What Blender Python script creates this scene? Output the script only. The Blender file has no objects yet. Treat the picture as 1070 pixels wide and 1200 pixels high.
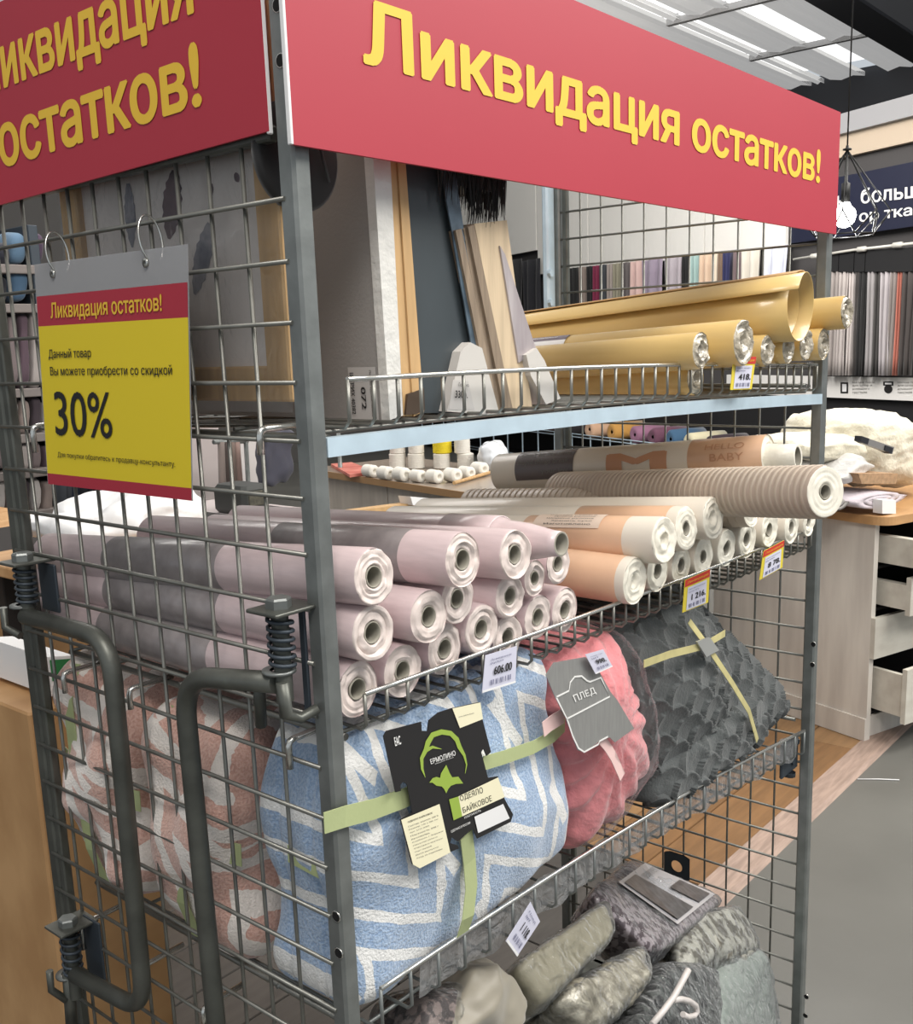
import bpy, math, random
from mathutils import Vector, Matrix, noise

SC = bpy.context.scene
COL = SC.collection

# ------------------------------------------------------------------ camera
CX, CY, CZ, YAW, PITCH, ROLL, FPX, CYO = -.628, -.703, 1.583, .866, -.198, -.035, 1205.3, 44.0
CC = Vector((CX, CY, CZ))
FW = Vector((math.sin(YAW) * math.cos(PITCH), math.cos(YAW) * math.cos(PITCH), math.sin(PITCH)))
_r = Vector((math.cos(YAW), -math.sin(YAW), 0)); _u = _r.cross(FW)
RT = _r * math.cos(ROLL) + _u * math.sin(ROLL)
UP = -_r * math.sin(ROLL) + _u * math.cos(ROLL)
cd = bpy.data.cameras.new('camera'); cam = bpy.data.objects.new('camera', cd); COL.objects.link(cam)
cam.matrix_world = Matrix(((RT.x, UP.x, -FW.x, CX), (RT.y, UP.y, -FW.y, CY), (RT.z, UP.z, -FW.z, CZ), (0, 0, 0, 1)))
cd.sensor_fit = 'VERTICAL'; cd.sensor_height = 24; cd.lens = FPX / 1200 * 24
cd.shift_y = CYO / 1200; cd.clip_start = .02; cd.clip_end = 200
SC.camera = cam

# ------------------------------------------------------------------ world, lamps, exposure
wd = bpy.data.worlds.new('World'); SC.world = wd; wd.use_nodes = True
wd.node_tree.nodes['Background'].inputs[0].default_value = (.86, .93, 1, 1)
wd.node_tree.nodes['Background'].inputs[1].default_value = .62
def area_lamp(name, loc, target, size, size_y, watts, col):
    ld = bpy.data.lights.new(name, 'AREA'); ld.shape = 'RECTANGLE'; ld.size = size; ld.size_y = size_y
    ld.energy = watts; ld.color = col
    o = bpy.data.objects.new(name, ld); COL.objects.link(o); o.location = loc
    o.rotation_euler = (Vector(target) - Vector(loc)).to_track_quat('-Z', 'Y').to_euler()
    return o
area_lamp('store_lamp', (2.2, -2.6, 4.2), (1.0, 0, 1.2), 3.0, 1.2, 165, (1, .97, .92))
area_lamp('store_lamp', (-1.2, -1.6, 4.3), (0.2, 0, 1.0), 1.6, 1.2, 95, (1, .95, .9))
area_lamp('store_lamp', (5.0, -1.0, 4.3), (5.5, 1.5, 0.5), 3.0, 1.5, 190, (1, .96, .9))
area_lamp('store_lamp', (2.5, 4.5, 4.3), (2.5, 3.5, 0.5), 3.0, 2.0, 95, (1, .96, .92))
area_lamp('store_lamp', (5.6, 3.2, 4.2), (9.2, 4.2, 2.2), 2.5, 2.0, 230, (1, .96, .92))
SC.view_settings.view_transform = 'Standard'; SC.view_settings.look = 'None'
SC.view_settings.gamma = 1; SC.view_settings.exposure = 0; SC.view_settings.use_curve_mapping = False

# ------------------------------------------------------------------ helpers
def ray(px, py): return FW + RT * ((px - 535) / FPX) - UP * ((py - 600 - CYO) / FPX)
def at(px, py, ax, val):
    d = ray(px, py); i = 'xyz'.index(ax)
    return CC + d * ((val - CC[i]) / d[i])
def dep(P): return (Vector(P) - CC).dot(FW)
WD = Vector((.407, .914, 0)).normalized(); WN = Vector((WD.y, -WD.x, 0))
W0 = CC + ray(1000, 440) * 9
def wall(px, py, off=0.0):
    d = ray(px, py); return CC + d * ((W0 - WN * off - CC).dot(WN) / d.dot(WN))
def srgb(r, g=None, b=None):
    if g is None: g = b = r
    f = lambda c: (c / 255 / 12.92) if c / 255 <= .04045 else ((c / 255 + .055) / 1.055) ** 2.4
    return (f(r), f(g), f(b), 1)

class MB:
    def __init__(s): s.v = []; s.f = []; s.sm = []
    def add(s, vs, fs, smooth=False):
        b = len(s.v); s.v += [tuple(v) for v in vs]; s.f += [tuple(i + b for i in f) for f in fs]; s.sm += [smooth] * len(fs)
    def hexa(s, p):  # 8 points: bottom 4 ccw, top 4
        s.add(p, [(3, 2, 1, 0), (4, 5, 6, 7), (0, 1, 5, 4), (1, 2, 6, 5), (2, 3, 7, 6), (3, 0, 4, 7)])
    def box(s, a, b):
        x0, y0, z0 = [min(a[i], b[i]) for i in range(3)]; x1, y1, z1 = [max(a[i], b[i]) for i in range(3)]
        s.hexa([(x0, y0, z0), (x1, y0, z0), (x1, y1, z0), (x0, y1, z0), (x0, y0, z1), (x1, y0, z1), (x1, y1, z1), (x0, y1, z1)])
    def cbox(s, a, b, c=.003):   # box with chamfered edges
        x0, y0, z0 = [min(a[i], b[i]) for i in range(3)]; x1, y1, z1 = [max(a[i], b[i]) for i in range(3)]
        c = min(c, (x1 - x0) / 3, (y1 - y0) / 3, (z1 - z0) / 3)
        def ring(z, e): return [(x0 + c + e, y0 + e, z), (x1 - c - e, y0 + e, z), (x1 - e, y0 + c + e, z), (x1 - e, y1 - c - e, z), (x1 - c - e, y1 - e, z), (x0 + c + e, y1 - e, z), (x0 + e, y1 - c - e, z), (x0 + e, y0 + c + e, z)]
        e = c * .6
        vs = ring(z0, e) + ring(z0 + c, 0) + ring(z1 - c, 0) + ring(z1, e)
        fs = [tuple(range(7, -1, -1)), tuple(range(24, 32))]
        for k in range(3):
            for i in range(8): fs.append((k * 8 + i, k * 8 + (i + 1) % 8, k * 8 + 8 + (i + 1) % 8, k * 8 + 8 + i))
        s.add(vs, fs)
    def tube(s, pts, r, n=8, cap=True):
        pts = [Vector(p) for p in pts]; rs = r if isinstance(r, (list, tuple)) else [r] * len(pts)
        vs = []; t0 = (pts[1] - pts[0]).normalized(); ref = Vector((0, 0, 1)) if abs(t0.z) < .9 else Vector((1, 0, 0))
        nx = t0.cross(ref).normalized()
        for i, p in enumerate(pts):
            t = (pts[min(i + 1, len(pts) - 1)] - pts[max(i - 1, 0)]).normalized()
            nx = (nx - t * nx.dot(t)).normalized(); ny = t.cross(nx)
            for k in range(n):
                a = 2 * math.pi * k / n; vs.append(p + (nx * math.cos(a) + ny * math.sin(a)) * rs[i])
        fs = []
        for i in range(len(pts) - 1):
            for k in range(n): fs.append((i * n + k, i * n + (k + 1) % n, (i + 1) * n + (k + 1) % n, (i + 1) * n + k))
        s.add(vs, fs, True)
        if cap:
            b = len(s.v) - len(vs); s.f += [tuple(b + k for k in range(n - 1, -1, -1)), tuple(b + (len(pts) - 1) * n + k for k in range(n))]; s.sm += [False, False]
    def lathe(s, prof, o, ax, n=32, smooth=True, wob=None):   # prof list of (radius, distance along ax)
        ax = Vector(ax).normalized(); ref = Vector((0, 0, 1)) if abs(ax.z) < .9 else Vector((1, 0, 0))
        a = ax.cross(ref).normalized(); b = ax.cross(a); o = Vector(o); vs = []; fs = []
        for j, (r, h) in enumerate(prof):
            for k in range(n):
                t = 2 * math.pi * k / n; rr = r * (1 + (wob(t, j) if wob else 0))
                vs.append(o + ax * h + (a * math.cos(t) + b * math.sin(t)) * rr)
        for j in range(len(prof) - 1):
            for k in range(n): fs.append((j * n + k, j * n + (k + 1) % n, (j + 1) * n + (k + 1) % n, (j + 1) * n + k))
        s.add(vs, fs, smooth)
    def disc(s, o, ax, r, n=20):
        ax = Vector(ax).normalized(); ref = Vector((0, 0, 1)) if abs(ax.z) < .9 else Vector((1, 0, 0))
        a = ax.cross(ref).normalized(); b = ax.cross(a); o = Vector(o)
        s.add([o + (a * math.cos(2 * math.pi * k / n) + b * math.sin(2 * math.pi * k / n)) * r for k in range(n)], [tuple(range(n))])
    def prism(s, poly, vec):   # poly: list of 3D points, extruded by vec
        n = len(poly); vec = Vector(vec); P = [Vector(p) for p in poly]
        s.add(P + [p + vec for p in P], [tuple(range(n - 1, -1, -1)), tuple(range(n, 2 * n))] + [(i, (i + 1) % n, n + (i + 1) % n, n + i) for i in range(n)])
    def quad(s, a, b, c, d): s.add([a, b, c, d], [(0, 1, 2, 3)])
    def mesh(s, name):
        me = bpy.data.meshes.new(name); me.from_pydata(s.v, [], s.f); me.polygons.foreach_set('use_smooth', s.sm); me.update(); return me
    def build(s, name, m, parent=None, fix=True):
        me = s.mesh(name)
        if fix:
            import bmesh
            bm = bmesh.new(); bm.from_mesh(me); bmesh.ops.recalc_face_normals(bm, faces=bm.faces); bm.to_mesh(me); bm.free()
        return link(name, me, m, parent)
def link(name, me, m=None, parent=None):
    if m is not None:
        me.materials.clear(); me.materials.append(m)
    o = bpy.data.objects.new(name, me); COL.objects.link(o)
    if parent is not None:
        o.parent = parent; o.matrix_parent_inverse = world_of(parent).inverted()
    return o
def world_of(o):
    m = o.matrix_basis.copy()
    if o.parent is not None: m = world_of(o.parent) @ o.matrix_parent_inverse @ m
    return m
def tag(o, label=None, cat=None, group=None, kind=None):
    if label: o['label'] = label
    if cat: o['category'] = cat
    if group: o['group'] = group
    if kind: o['kind'] = kind
    return o
def thing(name, loc, label, cat, group=None):
    o = bpy.data.objects.new(name, None); COL.objects.link(o); o.location = loc; o.empty_display_size = .05
    return tag(o, label, cat, group)

# ------------------------------------------------------------------ materials
MATS = {}
def mat(key, color=(.5, .5, .5, 1), rough=.5, metal=0, bump=0, bscale=60, var=0, vscale=8, coat=0, sheen=0, emit=None, estr=1, col2=None, stretch=None, sub=0, spec=None, bdist=.002, sharp=0):
    if key in MATS: return MATS[key]
    m = bpy.data.materials.new(key); m.use_nodes = True; nt = m.node_tree; b = nt.nodes['Principled BSDF']
    b.inputs['Base Color'].default_value = color; b.inputs['Roughness'].default_value = rough; b.inputs['Metallic'].default_value = metal
    if coat: b.inputs['Coat Weight'].default_value = coat; b.inputs['Coat Roughness'].default_value = .12
    if sheen: b.inputs['Sheen Weight'].default_value = sheen
    if spec is not None: b.inputs['Specular IOR Level'].default_value = spec
    if emit: b.inputs['Emission Color'].default_value = emit; b.inputs['Emission Strength'].default_value = estr
    tc = nt.nodes.new('ShaderNodeTexCoord'); vec = tc.outputs['Object']
    if stretch:
        mp = nt.nodes.new('ShaderNodeMapping'); mp.inputs['Scale'].default_value = stretch; nt.links.new(vec, mp.inputs[0]); vec = mp.outputs[0]
    if var or col2:
        n = nt.nodes.new('ShaderNodeTexNoise'); n.inputs['Scale'].default_value = vscale; n.inputs['Detail'].default_value = 5; nt.links.new(vec, n.inputs['Vector'])
        r = nt.nodes.new('ShaderNodeValToRGB'); nt.links.new(n.outputs['Fac'], r.inputs[0])
        c2 = col2 if col2 else tuple(c * (1 - var) for c in color[:3]) + (1,)
        r.color_ramp.elements[0].position = .35; r.color_ramp.elements[0].color = c2
        r.color_ramp.elements[1].position = .65; r.color_ramp.elements[1].color = color
        if sharp: r.color_ramp.elements[0].position, r.color_ramp.elements[1].position = .46, .54
        nt.links.new(r.outputs[0], b.inputs['Base Color'])
    if bump:
        n2 = nt.nodes.new('ShaderNodeTexNoise'); n2.inputs['Scale'].default_value = bscale; n2.inputs['Detail'].default_value = 4; nt.links.new(vec, n2.inputs['Vector'])
        bp = nt.nodes.new('ShaderNodeBump'); bp.inputs['Strength'].default_value = bump; bp.inputs['Distance'].default_value = bdist
        nt.links.new(n2.outputs['Fac'], bp.inputs['Height']); nt.links.new(bp.outputs[0], b.inputs['Normal'])
    MATS[key] = m; return m

def film(key, tint=(.97, .98, .98, 1), clear=.8, rough=.12, bump=.6, bscale=25, ior=1.4, top=.8):
    if key in MATS: return MATS[key]
    m = bpy.data.materials.new(key); m.use_nodes = True; nt = m.node_tree; nt.nodes.clear()
    out = nt.nodes.new('ShaderNodeOutputMaterial'); mx = nt.nodes.new('ShaderNodeMixShader')
    tr = nt.nodes.new('ShaderNodeBsdfTransparent'); tr.inputs[0].default_value = tint
    pb = nt.nodes.new('ShaderNodeBsdfPrincipled'); pb.inputs['Base Color'].default_value = (.6, .61, .62, 1); pb.inputs['Roughness'].default_value = rough
    pb.inputs['Specular IOR Level'].default_value = .9
    lw = nt.nodes.new('ShaderNodeFresnel'); lw.inputs['IOR'].default_value = ior
    mr = nt.nodes.new('ShaderNodeMapRange'); mr.inputs['To Min'].default_value = 1 - clear; mr.inputs['To Max'].default_value = top
    tc = nt.nodes.new('ShaderNodeTexCoord'); n = nt.nodes.new('ShaderNodeTexNoise'); n.inputs['Scale'].default_value = bscale; n.inputs['Detail'].default_value = 3; n.inputs['Distortion'].default_value = 1.2
    bp = nt.nodes.new('ShaderNodeBump'); bp.inputs['Strength'].default_value = bump; bp.inputs['Distance'].default_value = .01
    L = nt.links.new
    L(tc.outputs['Object'], n.inputs['Vector']); L(n.outputs['Fac'], bp.inputs['Height']); L(bp.outputs[0], pb.inputs['Normal']); L(bp.outputs[0], lw.inputs['Normal'])
    L(lw.outputs[0], mr.inputs['Value']); L(mr.outputs[0], mx.inputs[0]); L(tr.outputs[0], mx.inputs[1]); L(pb.outputs[0], mx.inputs[2]); L(mx.outputs[0], out.inputs[0])
    MATS[key] = m; return m

steel = mat('galvanised steel', srgb(138, 142, 140), .42, .6, bump=.15, bscale=90, var=.25, vscale=25)
steel_dark = mat('worn dark steel', srgb(104, 106, 100), .45, .6, bump=.2, bscale=80, var=.35, vscale=18)
wire_m = mat('wire steel', srgb(134, 134, 128), .4, .65, var=.2, vscale=40)
zinc = mat('sky-tinted zinc', srgb(206, 226, 238), .3, .3, var=.12, vscale=20)  # pale blue base colour stands in for reflected skylight
chrome = mat('chromed rod', srgb(205, 205, 200), .22, .9)
bracket = mat('blue grey plate', srgb(62, 70, 78), .5, .4)
hole_m = mat('dark hole', srgb(8, 8, 8), .9)
red_f = mat('sign red', srgb(172, 45, 62), .55, var=.04, vscale=3)
yel_f = mat('sign yellow', srgb(230, 188, 58), .55)
pink = mat('pale pink paper', srgb(216, 196, 197), .42, coat=.35, bump=.25, bscale=14, var=.08, vscale=30, stretch=(6, 1, 6))
pink_end = mat('pink paper ends', srgb(226, 212, 205), .5, coat=.3, bump=.6, bscale=70, var=.12, vscale=60)
cream = mat('cream paper', srgb(222, 214, 200), .45, coat=.3, bump=.2, bscale=14)
cream_end = mat('cream paper ends', srgb(234, 229, 214), .5, coat=.25, bump=.6, bscale=70, var=.1, vscale=60)
gold = mat('kraft gold paper', srgb(214, 182, 116), .38, coat=.4, bump=.15, bscale=12, var=.06, vscale=10)
gold_in = mat('kraft paper inner side', srgb(186, 150, 104), .6)
core_m = mat('grey card core', srgb(150, 146, 134), .8, bump=.3)
paper_w = mat('white paper', srgb(232, 232, 232), .6)
paper_c = mat('cream card', srgb(238, 232, 200), .6)
ink = mat('black ink', srgb(28, 26, 26), .6)
ink_grey = mat('grey ink', srgb(110, 108, 104), .6)
ink_white = mat('white ink', srgb(235, 235, 232), .6)
ink_blue = mat('blue grey ink', srgb(66, 70, 110), .6)
clear = film('clear film', clear=.95, bump=.8)
clear2 = film('thick clear film', clear=.99, bump=.9, bscale=18, top=.45)
crinkle = mat('crumpled clear film over paper', srgb(214, 208, 196), .18, coat=.8, bump=1.0, bscale=60, var=.3, vscale=50, bdist=.006)

# ------------------------------------------------------------------ text
TXT = {}
def text_mesh(s, bold):
    k = (s, bold)
    if k in TXT: return TXT[k]
    cu = bpy.data.curves.new('t', 'FONT'); cu.body = s; cu.size = 1; cu.resolution_u = 4; cu.fill_mode = 'NONE'
    o = bpy.data.objects.new('t', cu); COL.objects.link(o)
    bpy.context.view_layer.update()
    me = bpy.data.meshes.new_from_object(o.evaluated_get(bpy.context.evaluated_depsgraph_get()))
    V = [v.co.copy() for v in me.vertices]; Ed = [tuple(e.vertices) for e in me.edges]
    bpy.data.objects.remove(o); bpy.data.curves.remove(cu); bpy.data.meshes.remove(me)
    x0 = min(v.x for v in V); x1 = max(v.x for v in V); y0 = min(v.y for v in V); y1 = max(v.y for v in V)
    # fill by scan rows, so that no two pieces of one letter ever overlap; bold = the outline repeated to each side
    edges = [(V[i].x, V[i].y, V[j].x, V[j].y) for i, j in Ed if V[i].y != V[j].y]
    offs = [(-1, 0), (-.5, .6), (.5, .6), (1, 0), (.5, -.6), (-.5, -.6), (0, 0)] if bold else [(0, 0)]
    x0 -= bold; x1 += bold; y0 -= bold * .6; y1 += bold * .6
    rows = 110 if bold >= .03 else (44 if len(s) < 22 else 30)
    def spans(y):
        iv = []
        for ox, oy in offs:
            yy = y - oy * bold
            xs = sorted((xa + (xb - xa) * (yy - ya_) / (yb_ - ya_), 1 if yb_ > ya_ else -1) for xa, ya_, xb, yb_ in edges if (ya_ <= yy) != (yb_ <= yy))
            wn = 0
            for q, (xx, dr) in enumerate(xs):
                if wn == 0: st_ = xx
                wn += dr
                if wn == 0 and xx > st_: iv.append((st_ + ox * bold, xx + ox * bold))
        iv.sort(); out = []
        for a_, b_ in iv:
            if out and a_ <= out[-1][1] + 1e-5: out[-1][1] = max(out[-1][1], b_)
            else: out.append([a_, b_])
        return out
    NV = []; NF = []
    yr = [y0 + (y1 - y0) * (i + .001) / (rows + .002) for i in range(rows + 1)]; sp_ = [spans(y) for y in yr]
    for i in range(rows):
        ya, yb = yr[i], yr[i + 1]; A_, B_ = sp_[i], sp_[i + 1]
        if not (len(A_) == len(B_) and all(abs(p[0] - q[0]) < .035 and abs(p[1] - q[1]) < .035 for p, q in zip(A_, B_))):
            A_ = B_ = spans((ya + yb) / 2)
        for (a0, a1), (b0, b1) in zip(A_, B_):
            k_ = len(NV); NV += [((a0 - x0) / (x1 - x0), (ya - y0) / (y1 - y0)), ((a1 - x0) / (x1 - x0), (ya - y0) / (y1 - y0)), ((b1 - x0) / (x1 - x0), (yb - y0) / (y1 - y0)), ((b0 - x0) / (x1 - x0), (yb - y0) / (y1 - y0))]
            NF.append((k_, k_ + 1, k_ + 2, k_ + 3))
    TXT[k] = (NV, NF); return TXT[k]
def hair(i, V, bold): return 0
class Face:
    """a flat rectangle-like area: corners top-left, top-right, bottom-right, bottom-left; s right, t down"""
    def __init__(s, tl, tr, br, bl, lift=.0008):
        s.c = [Vector(p) for p in (tl, tr, br, bl)]; s.n = (s.c[3] - s.c[0]).cross(s.c[1] - s.c[0]).normalized(); s.lift = lift
    def p(s, a, b, l=1):
        tl, tr, br, bl = s.c
        return (tl * (1 - a) + tr * a) * (1 - b) + (bl * (1 - a) + br * a) * b + s.n * (s.lift * l)
    def text(s, txt, box, m, parent, bold=0.0, l=1, name='lettering', rot=0):
        a0, b0, a1, b1 = box; V, Fc = text_mesh(txt, bold); mb = MB()
        def q(x, y):
            if rot == 90: return s.p(a0 + (a1 - a0) * y, b0 + (b1 - b0) * x, l)
            return s.p(a0 + (a1 - a0) * x, b1 + (b0 - b1) * y, l)
        mb.add([q(x, y) + s.n * hair(i, V, bold) for i, (x, y) in enumerate(V)], Fc)
        return mb.build(name, m, parent, fix=False)
    def rect(s, box, m, parent, l=.5, name='printed_band'):
        a0, b0, a1, b1 = box; mb = MB(); mb.quad(s.p(a0, b1, l), s.p(a1, b1, l), s.p(a1, b0, l), s.p(a0, b0, l)); return mb.build(name, m, parent, fix=False)
    def poly(s, pts, m, parent, l=.7, name='printed_emblem'):
        mb = MB(); mb.add([s.p(a, b, l) for a, b in pts], [tuple(range(len(pts)))]); return mb.build(name, m, parent, fix=False)
    def strip(s, pts, w, m, parent, l=.7, name='printed_line', closed=False):
        mb = MB(); n = len(pts); L = []; R = []
        W = (s.c[1] - s.c[0]).length; H = (s.c[3] - s.c[0]).length
        for i in range(n):
            if closed: a, b = pts[(i - 1) % n], pts[(i + 1) % n]
            else: a, b = pts[max(0, i - 1)], pts[min(n - 1, i + 1)]
            dx, dy = (b[0] - a[0]) * W, (b[1] - a[1]) * H; q = math.hypot(dx, dy) or 1
            ww = w[i] if isinstance(w, list) else w
            ox, oy = -dy / q * ww / 2 / W, dx / q * ww / 2 / H
            L.append(s.p(pts[i][0] + ox, pts[i][1] + oy, l)); R.append(s.p(pts[i][0] - ox, pts[i][1] - oy, l))
        mb.add(L + R, [(i, (i + 1) % n, n + (i + 1) % n, n + i) for i in range(n if closed else n - 1)]); return mb.build(name, m, parent, fix=False)
    def card(s, th, m, parent, name='card'):
        mb = MB(); a, b, c, d = s.c; mb.prism([a, d, c, b], -s.n * th); return mb.build(name, m, parent)

L, D = 1.259, .592
# ------------------------------------------------------------------ room shell
conc = mat('polished concrete', srgb(112, 111, 106), .38, bump=.1, bscale=20, var=.22, vscale=1.3)
mb = MB(); mb.box((-8, -8, -.1), (20, 14, 0)); fl = mb.build('floor', conc); tag(fl, kind='structure')
plk_d = [mat('dark laminate %d' % i, srgb(*c), .5, bump=.2, bscale=18, var=.25, vscale=6, stretch=(1, 8, 8)) for i, c in enumerate([(78, 74, 70), (72, 68, 65), (84, 79, 74)])]
plk_b = [mat('brown laminate %d' % i, srgb(*c), .42, bump=.15, bscale=14, var=.25, vscale=5, stretch=(1, 8, 8)) for i, c in enumerate([(152, 116, 78), (142, 106, 70), (160, 124, 86)])]
random.seed(3)
for j in range(12):
    y0 = .56 + j * .19; x0 = -2.0 - random.random() * .8
    while x0 < 1.9:
        x1 = min(x0 + 1.25, 1.9)
        mb = MB(); mb.cbox((x0 + .002, y0 + .002, -.004), (x1 - .002, y0 + .188, .010), .003); mb.build('plank', random.choice(plk_d), fl); x0 = x1
for j in range(5):
    y0 = .56 + j * .19; x0 = 1.9 - random.random() * .0
    while x0 < 5.5:
        x1 = min(x0 + 1.25, 5.5)
        mb = MB(); mb.cbox((x0 + .002, y0 + .002, -.004), (x1 - .002, y0 + .188, .010), .003); mb.build('plank', random.choice(plk_b), fl); x0 = x1
trim_m = mat('worn pale edging', srgb(176, 152, 138), .6, bump=.3, bscale=20, var=.3, vscale=9, stretch=(1, 8, 8))
mb = MB(); mb.prism([(-2, .46, 0), (-2, .56, 0), (-2, .56, .014), (-2, .475, .012)], (8, 0, 0)); tag(mb.build('trim_1', trim_m), kind='structure')

wall_g = mat('dim grey wall', srgb(96, 94, 92), .8)
mb = MB(); mb.box((-8, 10.5, 0), (20, 10.7, 5)); tag(mb.build('wall_back', wall_g), kind='structure')
mb = MB(); mb.box((18, -8, 0), (18.2, 12, 5)); tag(mb.build('wall_right', wall_g), kind='structure')
ceil_m = mat('ceiling sheet with added glow', srgb(196, 195, 192), .7, var=.12, vscale=2, stretch=(.4, 6, 1), emit=srgb(210, 210, 210), estr=.5)  # emission added so the light grey sheets look brighter
sky_m = mat('skylight', srgb(240), .5, emit=(1, 1, 1, 1), estr=1.15)
beam_d = mat('black beam', srgb(30, 32, 38), .6)
# ceiling: corrugated panels with added glow between roof lights that run along x
ys = [(-8, 2.95), (2.95, 3.22), (3.22, 3.75), (3.75, 4.02), (4.02, 4.45), (4.45, 4.52), (4.52, 4.60), (4.60, 4.68), (4.68, 5.35), (5.35, 10.5)]
ce = None
mb = MB()
for k, (a, b) in enumerate(ys):
    if k in (1, 3, 5, 7): continue
    if k in (2, 4, 6, 8):
        n = max(2, int((b - a) / .12)); pts = [(a + (b - a) * i / n, 4.6 + (.03 if i % 2 else 0)) for i in range(n + 1)]
        for i in range(n):
            (ya, za), (yb, zb) = pts[i], pts[i + 1]
            mb.add([(-8, ya, za), (-8, yb, zb), (12.9, yb, zb), (12.9, ya, za), (-8, ya, za + .05), (-8, yb, zb + .05), (12.9, yb, zb + .05), (12.9, ya, za + .05)], [(0, 1, 2, 3), (7, 6, 5, 4), (0, 4, 5, 1), (3, 2, 6, 7)])
    else: mb.box((-8, a, 4.62), (12.9, b, 4.7))
ce = mb.build('ceiling', ceil_m); tag(ce, kind='structure')
random.seed(9)
for k in (1, 3, 5, 7):
    a, b = ys[k]; x0 = -8
    while x0 < 12.3:
        x1 = min(x0 + 1.9, 12.3); mb = MB(); mb.box((x0 + .03, a, 4.64), (x1 - .03, b, 4.66)); mb.build('skylight_pane', sky_m, ce); x0 = x1
for x0 in [-6 + 1.9 * i for i in range(10)]:
    mb = MB(); mb.box((x0 - .03, 2.95, 4.58), (x0 + .03, 4.68, 4.64)); mb.build('ceiling_rib', mat('pale rib', srgb(150), .6), ce)
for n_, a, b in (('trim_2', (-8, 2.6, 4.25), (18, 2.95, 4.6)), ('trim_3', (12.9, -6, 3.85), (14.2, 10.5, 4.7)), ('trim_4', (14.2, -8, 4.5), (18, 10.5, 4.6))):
    mb = MB(); mb.cbox(a, b, .02); tag(mb.build(n_, beam_d if n_ != 'trim_4' else mat('white soffit with added glow', srgb(235), .7, emit=(1, 1, 1, 1), estr=.5)), kind='structure')  # soffit emission stands in for light falling on it

# fabric department partition wall, turned about 24 degrees from the cage
pw = mat('partition grey', srgb(70, 68, 68), .8)
A = wall(1200, 440); B = wall(430, 330)
def wbox(mb, px0, py0, px1, py1, o0, o1):      # box on the partition wall: from pixel columns, z from pixel rows at px0
    p = wall(px0, py0); q = wall(px1, py0); zt = wall(px0, py0).z; zb = wall(px0, py1).z
    P = [Vector((p.x, p.y, 0)), Vector((q.x, q.y, 0))]
    b0, b1 = P[0] - WN * o0, P[1] - WN * o0; c0, c1 = P[0] - WN * o1, P[1] - WN * o1
    f = lambda v, z: (v.x, v.y, z)
    mb.hexa([f(b0, zb), f(b1, zb), f(c1, zb), f(c0, zb), f(b0, zt), f(b1, zt), f(c1, zt), f(c0, zt)])
def sbox(mb, s0, s1, z0, z1, o0, o1):   # along-wall metres s from W0
    b = [W0 + WD * s - WN * o for s, o in ((s0, o0), (s1, o0), (s1, o1), (s0, o1))]
    mb.hexa([(p.x, p.y, z0) for p in b] + [(p.x, p.y, z1) for p in b])
def sof(px, py=380): return (wall(px, py) - W0).dot(WD)
mb = MB(); sbox(mb, -4, 12, 0, 3.32, -.25, 0); tag(mb.build('wall_fabrics', pw), kind='structure')
mb = MB(); sbox(mb, -4, 1.6, 3.02, 3.32, 0, .06); tag(mb.build('trim_5', mat('pale beige fascia', srgb(186, 170, 150), .7)), kind='structure')
mb = MB(); sbox(mb, -4, 1.6, 3.2, 3.36, .06, .12); tag(mb.build('trim_6', mat('light grey fascia', srgb(150, 150, 152), .7)), kind='structure')

# ------------------------------------------------------------------ roll cage
PW = .0215
cage = thing('roll_cage', (L / 2, D / 2, 0), 'tall grey steel roll cage with mesh ends holding the wallpaper rolls and blankets', 'shelf rack')
def post(x, y, sx, sy, m):
    mb = MB(); mb.cbox((x, y, .05), (x + sx * PW, y + sy * PW, 2.08 if (x, y) == (0, 0) else 1.94), .003)
    return mb.build('post', m, cage)
p1 = post(0, 0, 1, 1, steel); p2 = post(L, 0, -1, 1, steel); p3 = post(0, D, 1, -1, steel_dark); p4 = post(L, D, -1, -1, steel)
def hole(P, ax, r, par):
    mb = MB(); mb.lathe([(r, .0), (r, .0006), (r * .82, .0008), (r * .8, -.004)], P, ax, 14); mb.build('hole_rim', chrome, par)
    mb = MB(); mb.disc(Vector(P) + Vector(ax) * .0009, ax, r * .82, 14); mb.build('hole', hole_m, par, fix=False)
for (px, py) in ((325, 6), (329, 71), (394, 1074), (397, 1117)): hole(at(px, py, 'x', -.0002), (-1, 0, 0), .0062, p1)
for (px, py) in ((953, 755), (952, 779), (945, 1168), (944, 1190)): hole(at(px, py, 'x', L - PW - .0002), (-1, 0, 0), .0055, p2)
# mesh end panels
def panel(x, z0, q, n, xs, par):
    fr = MB(); w = .006
    fr.cbox((x - w, D - .032 - w, .12), (x + w, D - .032 + w, z0 + .054), .002)
    fr.cbox((x - w, .03, z0 + .05), (x + w, D - .03, z0 + .064), .002); fr.cbox((x - w, .03, .11), (x + w, D - .03, .13), .002)
    f = fr.build('end_frame', steel_dark, par)
    for i in range(n):
        z = z0 - q * i; mb = MB(); mb.tube([(x + xs, .014, z), (x + xs, D - .012, z)], .0024, 6); mb.build('mesh_wire', wire_m, f)
    for i in range(10):
        y = .074 + .05 * i; mb = MB(); mb.tube([(x + xs + .0042, y, .12), (x + xs + .0042, y, z0 + .055)], .0022, 6); mb.build('mesh_wire', wire_m, f)
    return f
panel(.006, 1.712, .0531, 30, -.006, cage)
panel(L - .012, at(958, 285.5, 'x', L - .016).z + 3 * .0545, .0545, 33, -.004, cage)
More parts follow.
